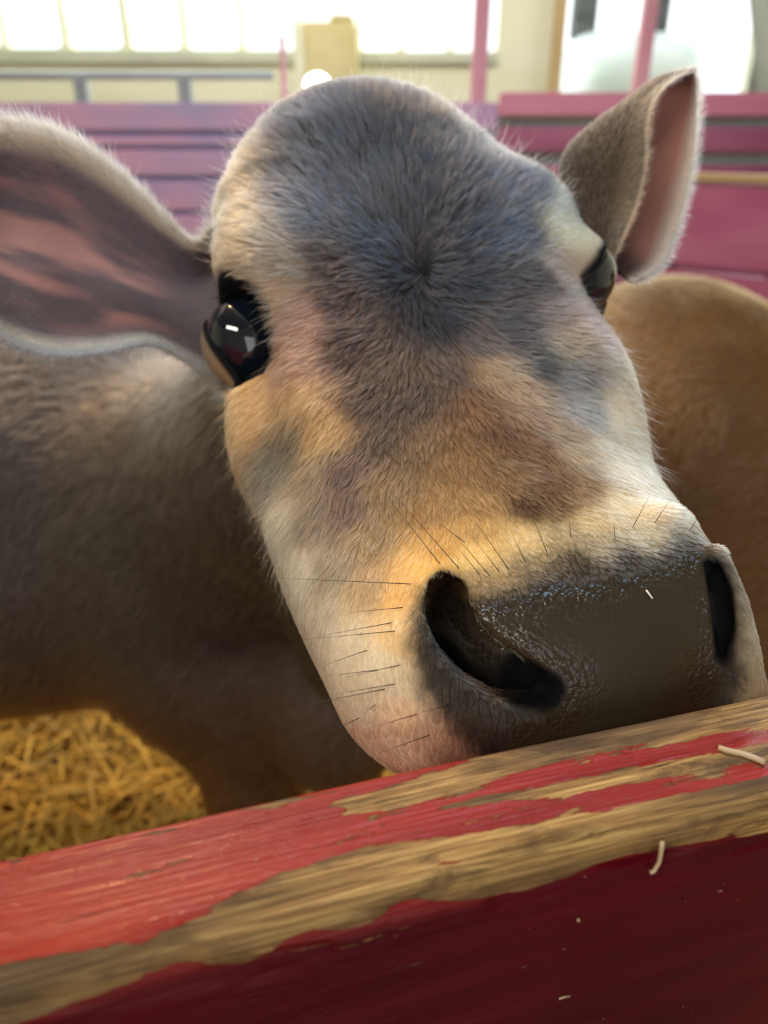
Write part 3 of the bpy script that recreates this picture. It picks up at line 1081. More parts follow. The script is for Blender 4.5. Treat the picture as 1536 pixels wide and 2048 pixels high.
def coat(p, nrm, body=True):
    """albedo, wetness, bareness of the head/body at points"""
    h = w2h(p)
    col = seed_colour(p)
    px = pix(p)
    px = px + np.stack([noise(p, 260, 3), noise(p, 260, 4)], -1) * 7 + np.stack([noise(p, 90, 7), noise(p, 90, 8)], -1) * 9
    front = ((VIEW0 - p) * nrm).sum(-1) > -0.02
    isn = (h[:, 0] > 0.12) & front
    wcol = np.zeros(len(p)); nost = np.zeros(len(p)); wet = np.zeros(len(p)); dark = np.zeros(len(p)); bare = np.zeros(len(p))
    if isn.any():
        dp = poly2(px[isn], PLAN)
        dd = poly2(px[isn], DARK)
        wet[isn] = sstep(6, -8, dp) * (0.45 + 0.55 * sstep(-130, -20, dp + 14 * noise(p[isn], 300, 6)))
        wcol[isn] = sstep(6, -8, dp)
        dark[isn] = sstep(38, -26, dd + 10 * noise(p[isn], 500, 5))
    sk = np.array([.044, .032, .019])
    furk = np.array([.045, .035, .026])
    col = col * (1 - dark[:, None]) + furk * dark[:, None]
    # body colour away from the head
    if body:
        f = sstep(0.035, 0.11, body_blend(p, h))
        nb = noise(p, 7, 9) * 0.5 + noise(p, 18, 10) * 0.3
        bc = np.array([.072, .058, .048])[None] * (1 + 0.35 * nb[:, None])
        low = sstep(0.75, 0.45, p[:, 2])[:, None]
        bc = bc * (1 - low) + np.array([.15, .075, .03]) * low
        col = col * (1 - f[:, None]) + bc * f[:, None]
    # inside of the eyelids
    for c, n_, sg in ((eL_c, eL_n, 1), (eR_c, eR_n, -1)):
        r = h - c
        u, v = plane_frame(n_)
        q = np.stack([r @ u, sg * (r @ v) + (RSH if sg < 0 else 0)], -1)
        nr = (np.sqrt((r ** 2).sum(-1)) < 0.045) & ((r @ n_) > -0.002)
        if nr.any():
            e = sstep(0.0060, 0.0028, poly2(q[nr], polyL))
            col[nr] = col[nr] * (1 - e[:, None]) + np.array([.012, .012, .014]) * e[:, None]
            bare[nr] = np.maximum(bare[nr], (e > 0.35) * 1.0)
    # nostril hollows: bare skin, blackened for the shade inside
    for L in (NL, NRl):
        if len(L) > 1:
            c_ = chain(h, L, [0.0062 if L is NL else 0.0036] * len(L))
            e = sstep(0.0025, 0.0, c_)
            if L is NL:
                e = np.maximum(e, sstep(0.001, -0.0008, chain(h, NL_in, [0.009, 0.0115, 0.013, 0.013, 0.012, 0.010, 0.006])))
            nost = np.maximum(nost, e)
            bare = np.maximum(bare, e)
    wet = wet * (1 - nost)
    col = col * (1 - wcol[:, None]) + sk * wcol[:, None]
    col = col * (1 - nost[:, None]) + np.array([.006, .006, .007]) * nost[:, None]
    bare = np.maximum(np.maximum(bare, wcol), nost)
    return np.clip(col, 0.004, 0.9), wet, bare


def body_blend(p, h):
    return np.minimum(np.maximum(-h[:, 0] - 0.10, 0) + np.maximum(-h[:, 2] - 0.10, 0) * 0.8, 1) + np.maximum(head_base(h), 0) * 2


# vertex normals of the main skin
def vnormals(V, F):
    n = np.zeros_like(V)
    fn_ = np.cross(V[F[:, 2]] - V[F[:, 0]], V[F[:, 3]] - V[F[:, 1]])
    for k in range(4):
        np.add.at(n, F[:, k], fn_)
    return n / (np.linalg.norm(n, axis=-1, keepdims=True) + 1e-12)


VN = vnormals(V, F)
# normals point outwards?
if head_sdf((V + VN * 0.002)[:2000]).mean() < head_sdf((V - VN * 0.002)[:2000]).mean():
    F = F[:, ::-1]
    VN = -VN
# fine relief: folds of the wing of the nostril and faint folds on the neck
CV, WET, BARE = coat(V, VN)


def ear_colour(G, uu, vv, side, seed):
    p = G
    q = np.stack([uu * 2.4 + vv * 0.8, vv * 2.6, np.full_like(uu, seed)], -1)
    n1 = noise(q, 1.6, seed)
    n2 = noise(q * np.array([1, 1, 1]), 4.0, seed + 1)
    inner = np.array([.150, .125, .145])[None] * np.ones((len(p), 1))
    pink = np.array([.50, .27, .26])
    pm = 0.85 * sstep(-0.10, 0.45, n1 + 0.35 * n2 + 0.25 * sstep(0.25, 0.7, uu) - 0.1) * sstep(0.98, 0.7, np.abs(vv)) * sstep(0.18, 0.42, uu)
    c = inner * (1 - pm[:, None]) + pink * pm[:, None]
    pale = np.array([.72, .66, .54])
    e = sstep(0.84, 0.97, np.abs(vv))
    c = c * (1 - e[:, None]) + pale * e[:, None]
    back = np.array([.060, .045, .036])
    c = np.where(side[:, None] < 0, back * (1 - 0.12 * e[:, None]) + pale * 0.12 * e[:, None], c)
    return c, pm * (side > 0)


allV, allF, allC, allW = [V], [F], [CV], [WET]
off = len(V)
ears = []
for E, seed in ((earL, 21), (earR, 35)):
    Ve, Fe, uu, vv, side, G, n_ = E
    c, pm = ear_colour(Ve, uu, vv, side, seed)
    if seed == 35:     # the right ear: pink strip along the middle of the hollow
        inn = (side > 0)
        mid = sstep(0.0, 0.3, vv) * sstep(1.0, 0.90, vv) * (0.8 + 0.2 * noise(np.stack([uu * 5, vv * 3, uu * 0], -1), 1, 9)) * sstep(1.0, 0.8, uu) * sstep(0.05, 0.2, uu)
        cc = np.array([.10, .060, .045]) * (1 - mid[:, None]) + np.array([.46, .21, .17]) * mid[:, None]
        e = sstep(0.92, 0.99, np.abs(vv))
        cc = cc * (1 - e[:, None]) + np.array([.72, .6, .5]) * e[:, None]
        c = np.where(inn[:, None], cc, c)
        pm = mid * inn
    allV.append(Ve); allF.append(Fe + off); allC.append(c); allW.append(np.zeros(len(Ve)))
    ears.append((Ve, Fe, uu, vv, side, c, pm))
    off += len(Ve)
VV = np.concatenate(allV); FF = np.concatenate(allF); CC = np.concatenate(allC); WW = np.concatenate(allW)

calf = empty('calf', (-0.14, 0.75, 0.0))
tag(calf, 'grey-brown calf with a cream-ringed wet dark nose resting its muzzle on the worn red rail', 'calf')
CL = np.array(calf.location)


def attr(me, name, typ, data):
    a = me.attributes.new(name, typ, 'POINT')
    if typ == 'FLOAT_COLOR':
        d = np.ones((len(data), 4), np.float32)
        d[:, :3] = data
        a.data.foreach_set('color', d.ravel())
    else:
        a.data.foreach_set('value', np.asarray(data, np.float32))


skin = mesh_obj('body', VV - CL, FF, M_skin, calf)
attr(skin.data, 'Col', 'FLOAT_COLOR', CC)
attr(skin.data, 'wet', 'FLOAT', WW)

# eyes
def eyeball(name, c, n_):
    c0 = h2w(c)
    ax = Vector(h2w_dir(n_)).normalized()
    nn, mm = 28, 36
    Vv, Ff = [], []
    q = ax.to_track_quat('Z', 'Y')
    for i in range(nn + 1):
        th = math.pi * i / nn
        for k in range(mm):
            ph = 2 * math.pi * k / mm
            r = EYE_R * (1 + 0.10 * max(0, math.cos(th)) ** 6)
            v = q @ Vector((r * math.sin(th) * math.cos(ph), r * math.sin(th) * math.sin(ph), r * math.cos(th)))
            Vv.append(tuple(Vector(c0) + v - Vector(CL)))
    for i in range(nn):
        for k in range(mm):
            Ff.append((i * mm + k, i * mm + (k + 1) % mm, (i + 1) * mm + (k + 1) % mm, (i + 1) * mm + k)[::-1])
    return mesh_obj(name, Vv, Ff, M_eye, calf)


eyeball('eye', eL_c, eL_n)
eyeball('eye', eR_c, eR_n)


# ------------------------------------------------------------------ fur
def sample_tris(V, F, dens):
    """dens: strands per square metre at each vertex -> points, face index, barycentric weights"""
    T = np.concatenate([F[:, [0, 1, 2]], F[:, [0, 2, 3]]])
    a, b, c = V[T[:, 0]], V[T[:, 1]], V[T[:, 2]]
    ar = np.linalg.norm(np.cross(b - a, c - a), axis=-1) / 2
    ex = ar * dens[T].mean(-1)
    n = rng.poisson(ex)
    ti = np.repeat(np.arange(len(T)), n)
    r1, r2 = rng.random(len(ti)), rng.random(len(ti))
    fl = r1 + r2 > 1
    r1[fl], r2[fl] = 1 - r1[fl], 1 - r2[fl]
    w = np.stack([1 - r1 - r2, r1, r2], -1)
    return T[ti], w


def itp(A, T, w):
    if A.ndim == 1:
        return (A[T] * w).sum(-1)
    return (A[T] * w[..., None]).sum(1)


def clump_pull(root, nrm, tips, cell, amt):
    """draw the tips of neighbouring strands together into small tufts"""
    wp = root + np.stack([noise(root, 200, 300 + k) for k in range(3)], -1) * cell * 0.8
    ci = np.floor(wp / cell).astype(np.int64)
    key = (ci[:, 0] * 73856093) ^ (ci[:, 1] * 19349663) ^ (ci[:, 2] * 83492791)
    u, inv = np.unique(key, return_inverse=True)
    cnt = np.bincount(inv)
    cen = np.stack([np.bincount(inv, tips[:, k]) / cnt for k in range(3)], -1)
    rnd = np.random.default_rng(5).random(len(u))
    return cen[inv], rnd[inv]


def add_hair(name, root, nrm, direc, length, radius, col, parent, base, npt=5, lift=0.3, curl=0.15, tipcol=1.15, mat=None, droop=0.0, clump=None):
    n = len(root)
    t = direc - nrm * (direc * nrm).sum(-1, keepdims=True)
    t /= np.linalg.norm(t, axis=-1, keepdims=True) + 1e-9
    u = np.linspace(0, 1, npt)
    lift = np.broadcast_to(np.asarray(lift, float), (n,))[:, None]
    jit = rng.normal(0, 1, (n, 3)) * curl
    pts = np.zeros((n, npt, 3))
    for k, uu in enumerate(u):
        # starts out along the normal, then lies down along the coat
        pts[:, k] = root - nrm * 0.0004 + length[:, None] * (t * uu * (1 - 0.15 * uu) + nrm * lift * (uu - 0.45 * uu * uu) + jit * uu * uu * 0.6)
    if clump is not None:
        cell, amt = clump
        cen, rnd = clump_pull(root, nrm, pts[:, -1], cell, amt)
        dl = (cen - pts[:, -1]) * amt
        pts += dl[:, None, :] * (u ** 1.5)[None, :, None]
        col = col * (0.80 + 0.42 * rnd[:, None])
    cu = bpy.data.hair_curves.new(name)
    cu.add_curves([npt] * n)
    cu.attributes['position'].data.foreach_set('vector', (pts - base).astype(np.float32).ravel())
    ra = cu.attributes.get('radius') or cu.attributes.new('radius', 'FLOAT', 'POINT')
    prof = np.array([1.0, 0.95, 0.8, 0.55, 0.15]) if npt == 5 else np.linspace(1, 0.15, npt)
    ra.data.foreach_set('value', (np.broadcast_to(np.asarray(radius, float), (n,))[:, None] * prof[None]).astype(np.float32).ravel())
    ca = cu.attributes.new('Col', 'FLOAT_COLOR', 'CURVE')
    d = np.ones((n, 4), np.float32)
    d[:, :3] = np.clip(col, 0.004, 0.92)
    ca.data.foreach_set('color', d.ravel())
    cu.materials.append(mat or M_fur)
    o = bpy.data.objects.new(name, cu)
    COL.objects.link(o)
    o.parent = parent
    return o


# whisker roots, marked by dark dots in the coat
WH = (((822, 1168), (556, 1156)), ((805, 1215), (700, 1225)), ((790, 1262), (600, 1280)), ((785, 1245), (625, 1275)),
      ((800, 1330), (690, 1355)), ((755, 1340), (655, 1352)), ((790, 1368), (670, 1388)), ((770, 1378), (600, 1412)), ((750, 1410), (730, 1425)),
      ((835, 1428), (740, 1456)), ((860, 1470), (760, 1505)), ((900, 1410), (840, 1425)), ((862, 1168), (760, 1100)), ((880, 1128), (780, 1000)),
      ((918, 1137), (785, 985)), ((1000, 1145), (945, 1075)), ((980, 1152), (910, 1070)), ((1018, 1140), (935, 1020)), ((1095, 1108), (1060, 1020)),
      ((1052, 1126), (1020, 1060)), ((1142, 1075), (1138, 1040)), ((1230, 1078), (1228, 1045)), ((1265, 1055), (1300, 990)), ((1310, 1045), (1340, 1000)),
      ((1380, 1060), (1400, 1030)), ((930, 1085), (870, 1040)), ((735, 1300), (650, 1330)), ((720, 1435), (660, 1465)), ((960, 1150), (915, 1095)))
WROOT = [q for q in (march(head_sdf, *w_[0]) for w_ in WH) if q is not None]

# densities
Hh = w2h(V)
bb_ = body_blend(V, Hh)
ishead = bb_ < 0.10
facing = ((VIEW0 - V) * VN).sum(-1) / np.linalg.norm(V - VIEW0, axis=-1)
rest = ~ishead
dens = np.where(ishead, 3.1e6, 1.5e5)
dens = dens * np.where(facing < -0.35, 0.15, 1.0)
muz = sstep(0.10, 0.17, Hh[:, 0])
dens = dens * np.where(ishead, 1 + 0.9 * muz, 1)
dens = dens * (1 - np.clip(BARE, 0, 1)) * np.where(BARE > 0.3, 0, 1)
T, w = sample_tris(V, F, dens)
root = itp(V, T, w)
nrm = itp(VN, T, w)
nrm /= np.linalg.norm(nrm, axis=-1, keepdims=True)
col = itp(CV, T, w)
hh = itp(Hh, T, w)
bl = itp(bb_, T, w)
whorl = surf(835, 560)
dh = hh - whorl
dh[:, 2] *= 0.5
dirh = np.stack([dh[:, 0] + 0.006 * 0, dh[:, 1], dh[:, 2] - 0.02], -1)
# below the whorl the coat runs down to the muzzle and outwards
dirw = h2w_dir(dirh)
dirw = np.asarray(dirw)
bodydir = np.tile(np.array([-0.55, 0.1, -0.8]), (len(root), 1))
f = sstep(0.04, 0.10, bl)[:, None]
dirw = dirw / (np.linalg.norm(dirw, axis=-1, keepdims=True) + 1e-9) * (1 - f) + bodydir * f
nz3 = np.stack([noise(root, 90, 40 + k) for k in range(3)], -1)
nz4 = np.stack([noise(root, 330, 50 + k) for k in range(3)], -1)
dirw = dirw / (np.linalg.norm(dirw, axis=-1, keepdims=True) + 1e-9) + nz3 * 0.40 + nz4 * 0.30
m_ = sstep(0.10, 0.175, hh[:, 0])
top = sstep(0.02, -0.10, hh[:, 0])
length = 0.0085 * (1 - m_) + 0.0034 * m_ + 0.007 * top
length = np.where(bl > 0.10, 0.020, length) * rng.uniform(0.65, 1.2, len(root))
eyed = np.minimum(np.linalg.norm(hh - eL_c, axis=-1), np.linalg.norm(hh - eR_c, axis=-1))
length *= 0.28 + 0.72 * sstep(0.025, 0.045, eyed)
rad = np.where(bl > 0.10, 0.00022, 0.000048 + 0.00001 * top)
clump = noise(root, 420, 60)
for q_ in WROOT:
    dk = np.linalg.norm(root - q_, axis=-1) < 0.00045
    col[dk] *= 0.4
col = col * (1 + 0.24 * rng.normal(0, 1, len(root))[:, None] + 0.35 * clump[:, None])
lift = 0.30 + 0.22 * top + 0.25 * m_
print('strands', len(root))
fur = add_hair('fur', root, nrm, dirw, length, rad, col, calf, CL, lift=lift, curl=0.10, clump=(0.0028, 0.6))
# longer soft guard hairs breaking the outline of head
sel = rng.random(len(root)) < 0.02
sel &= (bl < 0.06) & (hh[:, 0] < 0.12) & (eyed > 0.035)
add_hair('fur', root[sel], nrm[sel], dirw[sel], length[sel] * 1.5, 0.00004, col[sel] * 1.25, calf, CL, lift=0.75, curl=0.3)

# ear fur
for (Ve, Fe, uu, vv, side, c, pm) in ears:
    nE = vnormals(Ve, Fe)
    edge = sstep(0.80, 0.97, np.abs(vv))
    dE = np.where(side > 0, 0.9e6 * (1 - 0.85 * pm), 0.7e6) * (1 + 1.2 * edge)
    T, w = sample_tris(Ve, Fe, dE)
    r_ = itp(Ve, T, w); n_ = itp(nE, T, w); n_ /= np.linalg.norm(n_, axis=-1, keepdims=True) + 1e-9
    cc = itp(c, T, w); vv_ = itp(vv, T, w); uu_ = itp(uu, T, w); ed = itp(edge, T, w); sd = itp(side.astype(float), T, w)
    # local frame: along the ear and outwards across it
    nu, nv = 70, 44
    G = Ve[:nu * nv].reshape(nu, nv, 3)
    ax_u = np.gradient(G, axis=0).reshape(-1, 3); ax_v = np.gradient(G, axis=1).reshape(-1, 3)
    ax_u /= np.linalg.norm(ax_u, axis=-1, keepdims=True) + 1e-9; ax_v /= np.linalg.norm(ax_v, axis=-1, keepdims=True) + 1e-9
    AU = itp(np.tile(ax_u, (2, 1)), T, w); AV = itp(np.tile(ax_v, (2, 1)), T, w)
    dd = AU * 0.8 + AV * np.sign(vv_)[:, None] * (0.25 + 1.3 * ed[:, None]) + rng.normal(0, 0.25, r_.shape)
    ln = (0.006 + (0.010 if Ve is ears[0][0] else 0.001) * ed) * rng.uniform(0.6, 1.3, len(r_))
    add_hair('fur', r_, n_, dd, ln, 0.00008, cc * (1 + 0.2 * rng.normal(0, 1, len(r_))[:, None]), calf, CL, lift=0.25, curl=0.15)
    # fringe growing straight out of the edge
    m = 9000
    ui = rng.random(m) ** 0.9
    sg = rng.choice([0, nv - 1], m)
    fi = ui * (nu - 1); i0 = np.minimum(fi.astype(int), nu - 2); fr = (fi - i0)[:, None]
    re = G[i0, sg] * (1 - fr) + G[i0 + 1, sg] * fr
    inn = G[i0, np.where(sg == 0, 3, nv - 4)]
    od = re - inn
    od /= np.linalg.norm(od, axis=-1, keepdims=True) + 1e-9
    al = G[i0 + 1, sg] - G[i0, sg]
    al /= np.linalg.norm(al, axis=-1, keepdims=True) + 1e-9
    fl_ = 1.0 if Ve is ears[0][0] else 0.28
    dr = od + al * (0.5 if fl_ == 1 else 1.1) + rng.normal(0, 0.25, re.shape)
    nn_ = np.cross(od, al)
    keep = ui > 0.06
    add_hair('ear_fringe', re[keep], nn_[keep], dr[keep], fl_ * rng.uniform(0.005, 0.013, m)[keep], 0.00009, np.tile([.80, .72, .58], (m, 1))[keep] * rng.uniform(0.7, 1.1, (m, 1))[keep], calf, CL, lift=0.1, curl=0.15)

# ------------------------------------------------------------------ whiskers and lashes
fw = head_sdf
o_ = np.array([0, 0, CAM_Z])


def whisker(p0, p1, bend=0.002, r0=0.00016):
    a = march(fw, *p0)
    if a is None:
        return
    d0 = w2c(a)[2] * -1
    b_ = P(p1[0], p1[1], d0 - 0.004 if len(p1) < 3 else p1[2])
    a = np.array(a); b_ = np.array(b_)
    pts = []
    v = b_ - a
    h = w2h(a + np.array([[0, 0, 0]]))
    up = (o_ - a); up = up / np.linalg.norm(up)
    for k in range(9):
        t = k / 8
        pts.append(a + v * t + up * (bend * 4 * t * (1 - t) + 0.002 * t) - CL)
    tube('whisker', pts, [r0 * (1 - 0.8 * (k / 8)) for k in range(9)], M_whisk, calf, 5)


for a, b_ in WH:
    whisker(a, b_)


def lashes(px, col=(0.05, 0.04, 0.035)):
    Vv, Ff = [], []
    for (x, y, x2, y2) in px:
        a = march(fw, x, y)
        if a is None:
            continue
        d0 = -w2c(a)[2]
        b2 = P(x2, y2, d0 - 0.006)
        side = np.cross(b2 - a, o_ - a)
        side = side / np.linalg.norm(side) * 0.00015
        i = len(Vv)
        up = (o_ - a); up = up / np.linalg.norm(up) * 0.002
        m_ = (a + b2) / 2 + up
        e2 = up / np.linalg.norm(up) * 0.00015
        for q, s in ((a, 1), (m_, 0.8)):
            for sg in (side * s, e2 * s, -side * s):
                Vv.append(q + sg - CL)
        Vv.append(b2 - CL)
        Ff += [(i, i + 1, i + 4, i + 3), (i + 1, i + 2, i + 5, i + 4), (i + 2, i, i + 3, i + 5), (i + 3, i + 4, i + 6), (i + 4, i + 5, i + 6), (i + 5, i + 3, i + 6)]
    if Vv:
        mesh_obj('eyelashes', Vv, Ff, M_whisk, calf, smooth=False)


lashes([(412 + 7 * k, 607 - 4 * k + (k * k) // 5, 375 + 9 * k, 612 - 3 * k) for k in range(9)])

# hooves
for (x, y) in ((-0.165, 0.72), (-0.165, 0.99), (-1.05, 0.89), (-1.05, 1.09)):
    tube('hoof', [(x - CL[0], y - CL[1], 0.0), (x - CL[0], y - CL[1], 0.03), (x - CL[0] - 0.005, y - CL[1], 0.07)], [0.046, 0.042, 0.033], M_hoof, calf, 16)


# ================================================================== second calf, golden brown
def calf2_sdf(w):
    d = ell(w, (0.84, 1.12, 0.63), (0.60, 0.28, 0.30))
    d = smin(d, ell(w, (0.46, 1.18, 0.725), (0.26, 0.24, 0.275)), 0.08)
    d = smin(d, ell(w, (1.16, 1.10, 0.80), (0.20, 0.19, 0.24)), 0.08)
    d = smin(d, chain(w, [(1.25, 1.08, 0.90), (1.50, 1.0, 1.10)], [0.16, 0.10]), 0.06)
    d = smin(d, chain(w, [(1.50, 1.0, 1.12), (1.58, 0.97, 1.10), (1.74, 0.90, 0.96)], [0.105, 0.09, 0.055], 0.03), 0.04)
    for (x, y) in ((1.18, 1.0), (1.18, 1.2)):
        d = smin(d, chain(w, [(x, y, 0.68), (x, y, 0.38), (x, y, 0.10), (x + 0.01, y, 0.045)], [0.085, 0.048, 0.03, 0.036], 0.02), 0.04)
    for (x, y) in ((0.46, 1.12), (0.46, 1.32)):
        d = smin(d, chain(w, [(x, y, 0.72), (x + 0.06, y, 0.50), (x - 0.06, y, 0.34), (x - 0.02, y, 0.10), (x, y, 0.045)], [0.13, 0.07, 0.042, 0.03, 0.036], 0.03), 0.04)
    d = smin(d, chain(w, [(1.50, 1.13, 1.15), (1.52, 1.24, 1.13)], [0.03, 0.035]), 0.02)
    d = smin(d, chain(w, [(1.50, 0.88, 1.15), (1.50, 0.77, 1.13)], [0.03, 0.035]), 0.02)
    return d


g2 = [np.arange(0.16, 1.86, 0.016), np.arange(0.68, 1.52, 0.014), np.arange(0.0, 1.34, 0.015)]
V2, F2 = surface_nets(calf2_sdf, *g2)
N2 = vnormals(V2, F2)
if calf2_sdf((V2 + N2 * 0.01)).mean() < calf2_sdf((V2 - N2 * 0.01)).mean():
    F2 = F2[:, ::-1]; N2 = -N2
nb = noise(V2, 6, 70) * 0.5 + noise(V2, 15, 71) * 0.3
C2 = np.array([.165, .080, .026])[None] * (1 + 0.45 * nb[:, None])
ridge = sstep(0.90, 0.99, N2[:, 2]) * sstep(0.9, 1.0, V2[:, 2])
calf2 = empty('calf', (0.85, 1.15, 0))
tag(calf2, 'golden-brown calf standing behind, its flank filling the right edge', 'calf')
C2L = np.array(calf2.location)
b2 = mesh_obj('body', V2 - C2L, F2, M_skin, calf2)
attr(b2.data, 'Col', 'FLOAT_COLOR', C2)
attr(b2.data, 'wet', 'FLOAT', np.zeros(len(V2)))
T, w = sample_tris(V2, F2, np.where(((VIEW0 - V2) * N2).sum(-1) > -0.3, 1.0e5, 3e4))
r_ = itp(V2, T, w); n_ = itp(N2, T, w); n_ /= np.linalg.norm(n_, axis=-1, keepdims=True)
dd = np.tile([-0.7, 0.1, -0.6], (len(r_), 1)) + np.stack([noise(r_, 20, 80 + k) for k in range(3)], -1) * 0.6
add_hair('fur', r_, n_, dd, rng.uniform(0.012, 0.024, len(r_)), 0.0003, itp(C2, T, w) * (1.15 + 0.2 * rng.normal(0, 1, len(r_))[:, None]), calf2, C2L, lift=0.3)
for (x, y) in ((1.19, 1.0), (1.19, 1.2), (0.46, 1.12), (0.46, 1.32)):
    tube('hoof', [(x - C2L[0], y - C2L[1], 0.0), (x - C2L[0], y - C2L[1], 0.03), (x - C2L[0] - 0.005, y - C2L[1], 0.07)], [0.05, 0.046, 0.036], M_hoof, calf2, 16)
for sy in (-1, 1):
    ax = Vector((1.62 - C2L[0], 0.955 + sy * 0.075 - C2L[1], 1.105))
    tube('eye', [ax + Vector((0, 0, 0.017 * math.sin(t))) for t in np.linspace(-1.4, 1.4, 9)], [0.017 * math.cos(t) for t in np.linspace(-1.4, 1.4, 9)], M_eye, calf2, 16)

# ================================================================== straw bedding
def straw_mesh(name, base_pts, lens, cols, rad, mat, z_tilt=0.25):
    n = len(base_pts)
    th = rng.uniform(0, 2 * np.pi, n)
    el = rng.normal(0.0, z_tilt, n)
    d = np.stack([np.cos(th) * np.cos(el), np.sin(th) * np.cos(el), np.sin(el)], -1)
    u = np.cross(d, [0, 0, 1.0]); u /= np.linalg.norm(u, axis=-1, keepdims=True)
    v = np.cross(u, d)
    bend = rng.normal(0, 0.12, (n, 1)) * u + rng.normal(0, 0.08, (n, 1)) * v
    V_ = []
    for t in (-0.5, 0.0, 0.5):
        c = base_pts + d * (lens * t)[:, None] + bend * (lens * (t * t - 0.1))[:, None]
        c[:, 2] = np.maximum(c[:, 2], 0.004)
        for a in (0, 2.1, 4.2):
            V_.append(c + (u * math.cos(a) + v * math.sin(a)) * rad[:, None])
    V_ = np.stack(V_, 1)
    Fb = []
    for s in (0, 3):
        for k in range(3):
            Fb.append((s + k, s + (k + 1) % 3, s + 3 + (k + 1) % 3, s + 3 + k))
    Fb = np.array(Fb)
    F_ = (Fb[None] + (np.arange(n) * 9)[:, None, None]).reshape(-1, 4)
    o = mesh_obj(name, V_.reshape(-1, 3), F_, mat, smooth=False)
    attr(o.data, 'Col', 'FLOAT_COLOR', np.repeat(cols, 9, 0))
    return o


nS = 22000
bx = rng.uniform(-1.9, 2.0, nS); by = rng.uniform(0.45, 2.65, nS)
bz = 0.01 + rng.uniform(0, 0.055, nS) + 0.03 * noise(np.stack([bx, by, bx * 0], -1), 3.0, 90)
base = np.stack([bx, by, np.maximum(bz, 0.006)], -1)
cs = np.array([.86, .54, .08]) * rng.uniform(0.55, 1.15, (nS, 1)) + rng.uniform(0, 0.05, (nS, 1))
st = straw_mesh('straw_bedding', base, rng.uniform(0.06, 0.20, nS), cs, rng.uniform(0.0022, 0.0048, nS), M_straw)
tag(st, 'loose golden straw bedding covering the pen floor', 'straw', kind='stuff')

# ================================================================== front rail
H_R = 0.165
ZR = CAM_Z - H_R
pA = PZ(0, 1705, ZR); pB = PZ(1536, 1380, ZR)
e = pB - pA; e[2] = 0
e /= np.linalg.norm(e)
nF = np.array([e[1], -e[0], 0.0])          # towards the camera side
if nF[1] > 0:
    nF = -nF
TH = 0.0398
HB = 0.24
X0, X1 = -0.42, 0.62
fr = empty('pen_fence', tuple(pA + e * 0.12 + nF * TH / 2 - np.array([0, 0, pA[2]])))
FL = np.array(fr.location)
tag(fr, 'worn red painted wooden pen rail in the foreground under the calf muzzle', 'fence')
# cross-section (q towards camera, z), arc from the back face over the top down the front face
prof = []
rb, rf = 0.005, 0.013
for t in np.linspace(0, 1, 8):
    prof.append((0.0, -HB + (HB - rb) * t))
for t in np.linspace(0.15, 1, 8):
    a = math.pi * (1 - t / 2)
    prof.append((rb + rb * math.cos(a), -rb + rb * math.sin(a)))
for t in np.linspace(0.03, 1, 46):
    prof.append((rb + (TH - rb - rf) * t, 0.0))
for t in np.linspace(0.05, 1, 26):
    a = math.pi / 2 * (1 - t)
    prof.append((TH - rf + rf * math.cos(a), -rf + rf * math.sin(a)))
for t in np.linspace(0.015, 1, 90) ** 1.2:
    prof.append((TH, -rf - (HB - rf) * t))
prof = np.array(prof)
arc = np.concatenate([[0], np.cumsum(np.linalg.norm(np.diff(prof, axis=0), axis=1))])
i_top = np.argmin(np.abs(prof[:, 0] - rb) + np.abs(prof[:, 1]) * 10)
arc = arc - arc[15]          # 0 at the rear top corner
nX = 900
xs_ = np.linspace(X0, X1, nX)
XX, JJ = np.meshgrid(xs_, np.arange(len(prof)), indexing='ij')
Q = prof[JJ][..., 0]; Zp = prof[JJ][..., 1]; AR = arc[JJ]
pt = pA + XX[..., None] * e + Q[..., None] * nF
pt[..., 2] = ZR + Zp
q3 = np.stack([XX * 14, AR * 160, Q * 0], -1)
q4 = np.stack([XX * 45, AR * 420, Q * 0], -1)
gr = noise(q3, 1, 100) * 0.6 + noise(q4, 1, 101) * 0.4
# splintered front arris
arr = np.exp(-((AR - (TH - 0.004)) / 0.010) ** 2)
chip = sstep(0.05, 0.5, noise(np.stack([XX * 30, AR * 120, XX * 0], -1), 1, 102)) * arr
disp = gr * 0.00045 - chip * 0.0022
nrmQ = np.where(AR[..., None] < TH * 0.75, np.array([0, 0, 1.0]), nF)
mixn = sstep(TH - rf - 0.004, TH + 0.008, AR)[..., None]
nd = np.array([0, 0, 1.0]) * (1 - mixn) + nF * mixn
topm = sstep(-0.002, 0.002, AR)[..., None]
wav = 0.0012 * noise(np.stack([XX * 9, XX * 0, XX * 0], -1), 1, 103)
pt = pt + nd * (disp[..., None]) * topm
pt[..., 2] += wav
# long cracks in the worn wood of the front edge
CRK = np.zeros(XX.shape)
for (x_a, x_b, a0, dep) in ((-0.02, 0.02, 0.034, 0.001), (0.085, 0.105, 0.034, 0.0015), (0.235, 0.32, 0.0045, 0.001), (0.13, 0.22, 0.0125, 0.0006), (0.145, 0.185, 0.040, 0.003), (0.225, 0.33, 0.036, 0.004), (0.19, 0.22, 0.046, 0.002), (0.05, 0.075, 0.047, 0.0016)):
    c0 = a0 + 0.0012 * noise(np.stack([XX * 60, XX * 0, XX * 0], -1), 1, 104)
    g_ = np.exp(-((AR - c0) / 0.0009) ** 2) * sstep(x_a, x_a + 0.012, XX) * sstep(x_b, x_b - 0.012, XX)
    pt = pt - nd * (g_ * dep)[..., None]
    CRK = np.maximum(CRK, g_ * min(1, dep / 0.002))
idx = np.arange(nX * len(prof)).reshape(nX, len(prof))
Fr = np.stack([idx[:-1, :-1], idx[:-1, 1:], idx[1:, 1:], idx[1:, :-1]], -1).reshape(-1, 4)
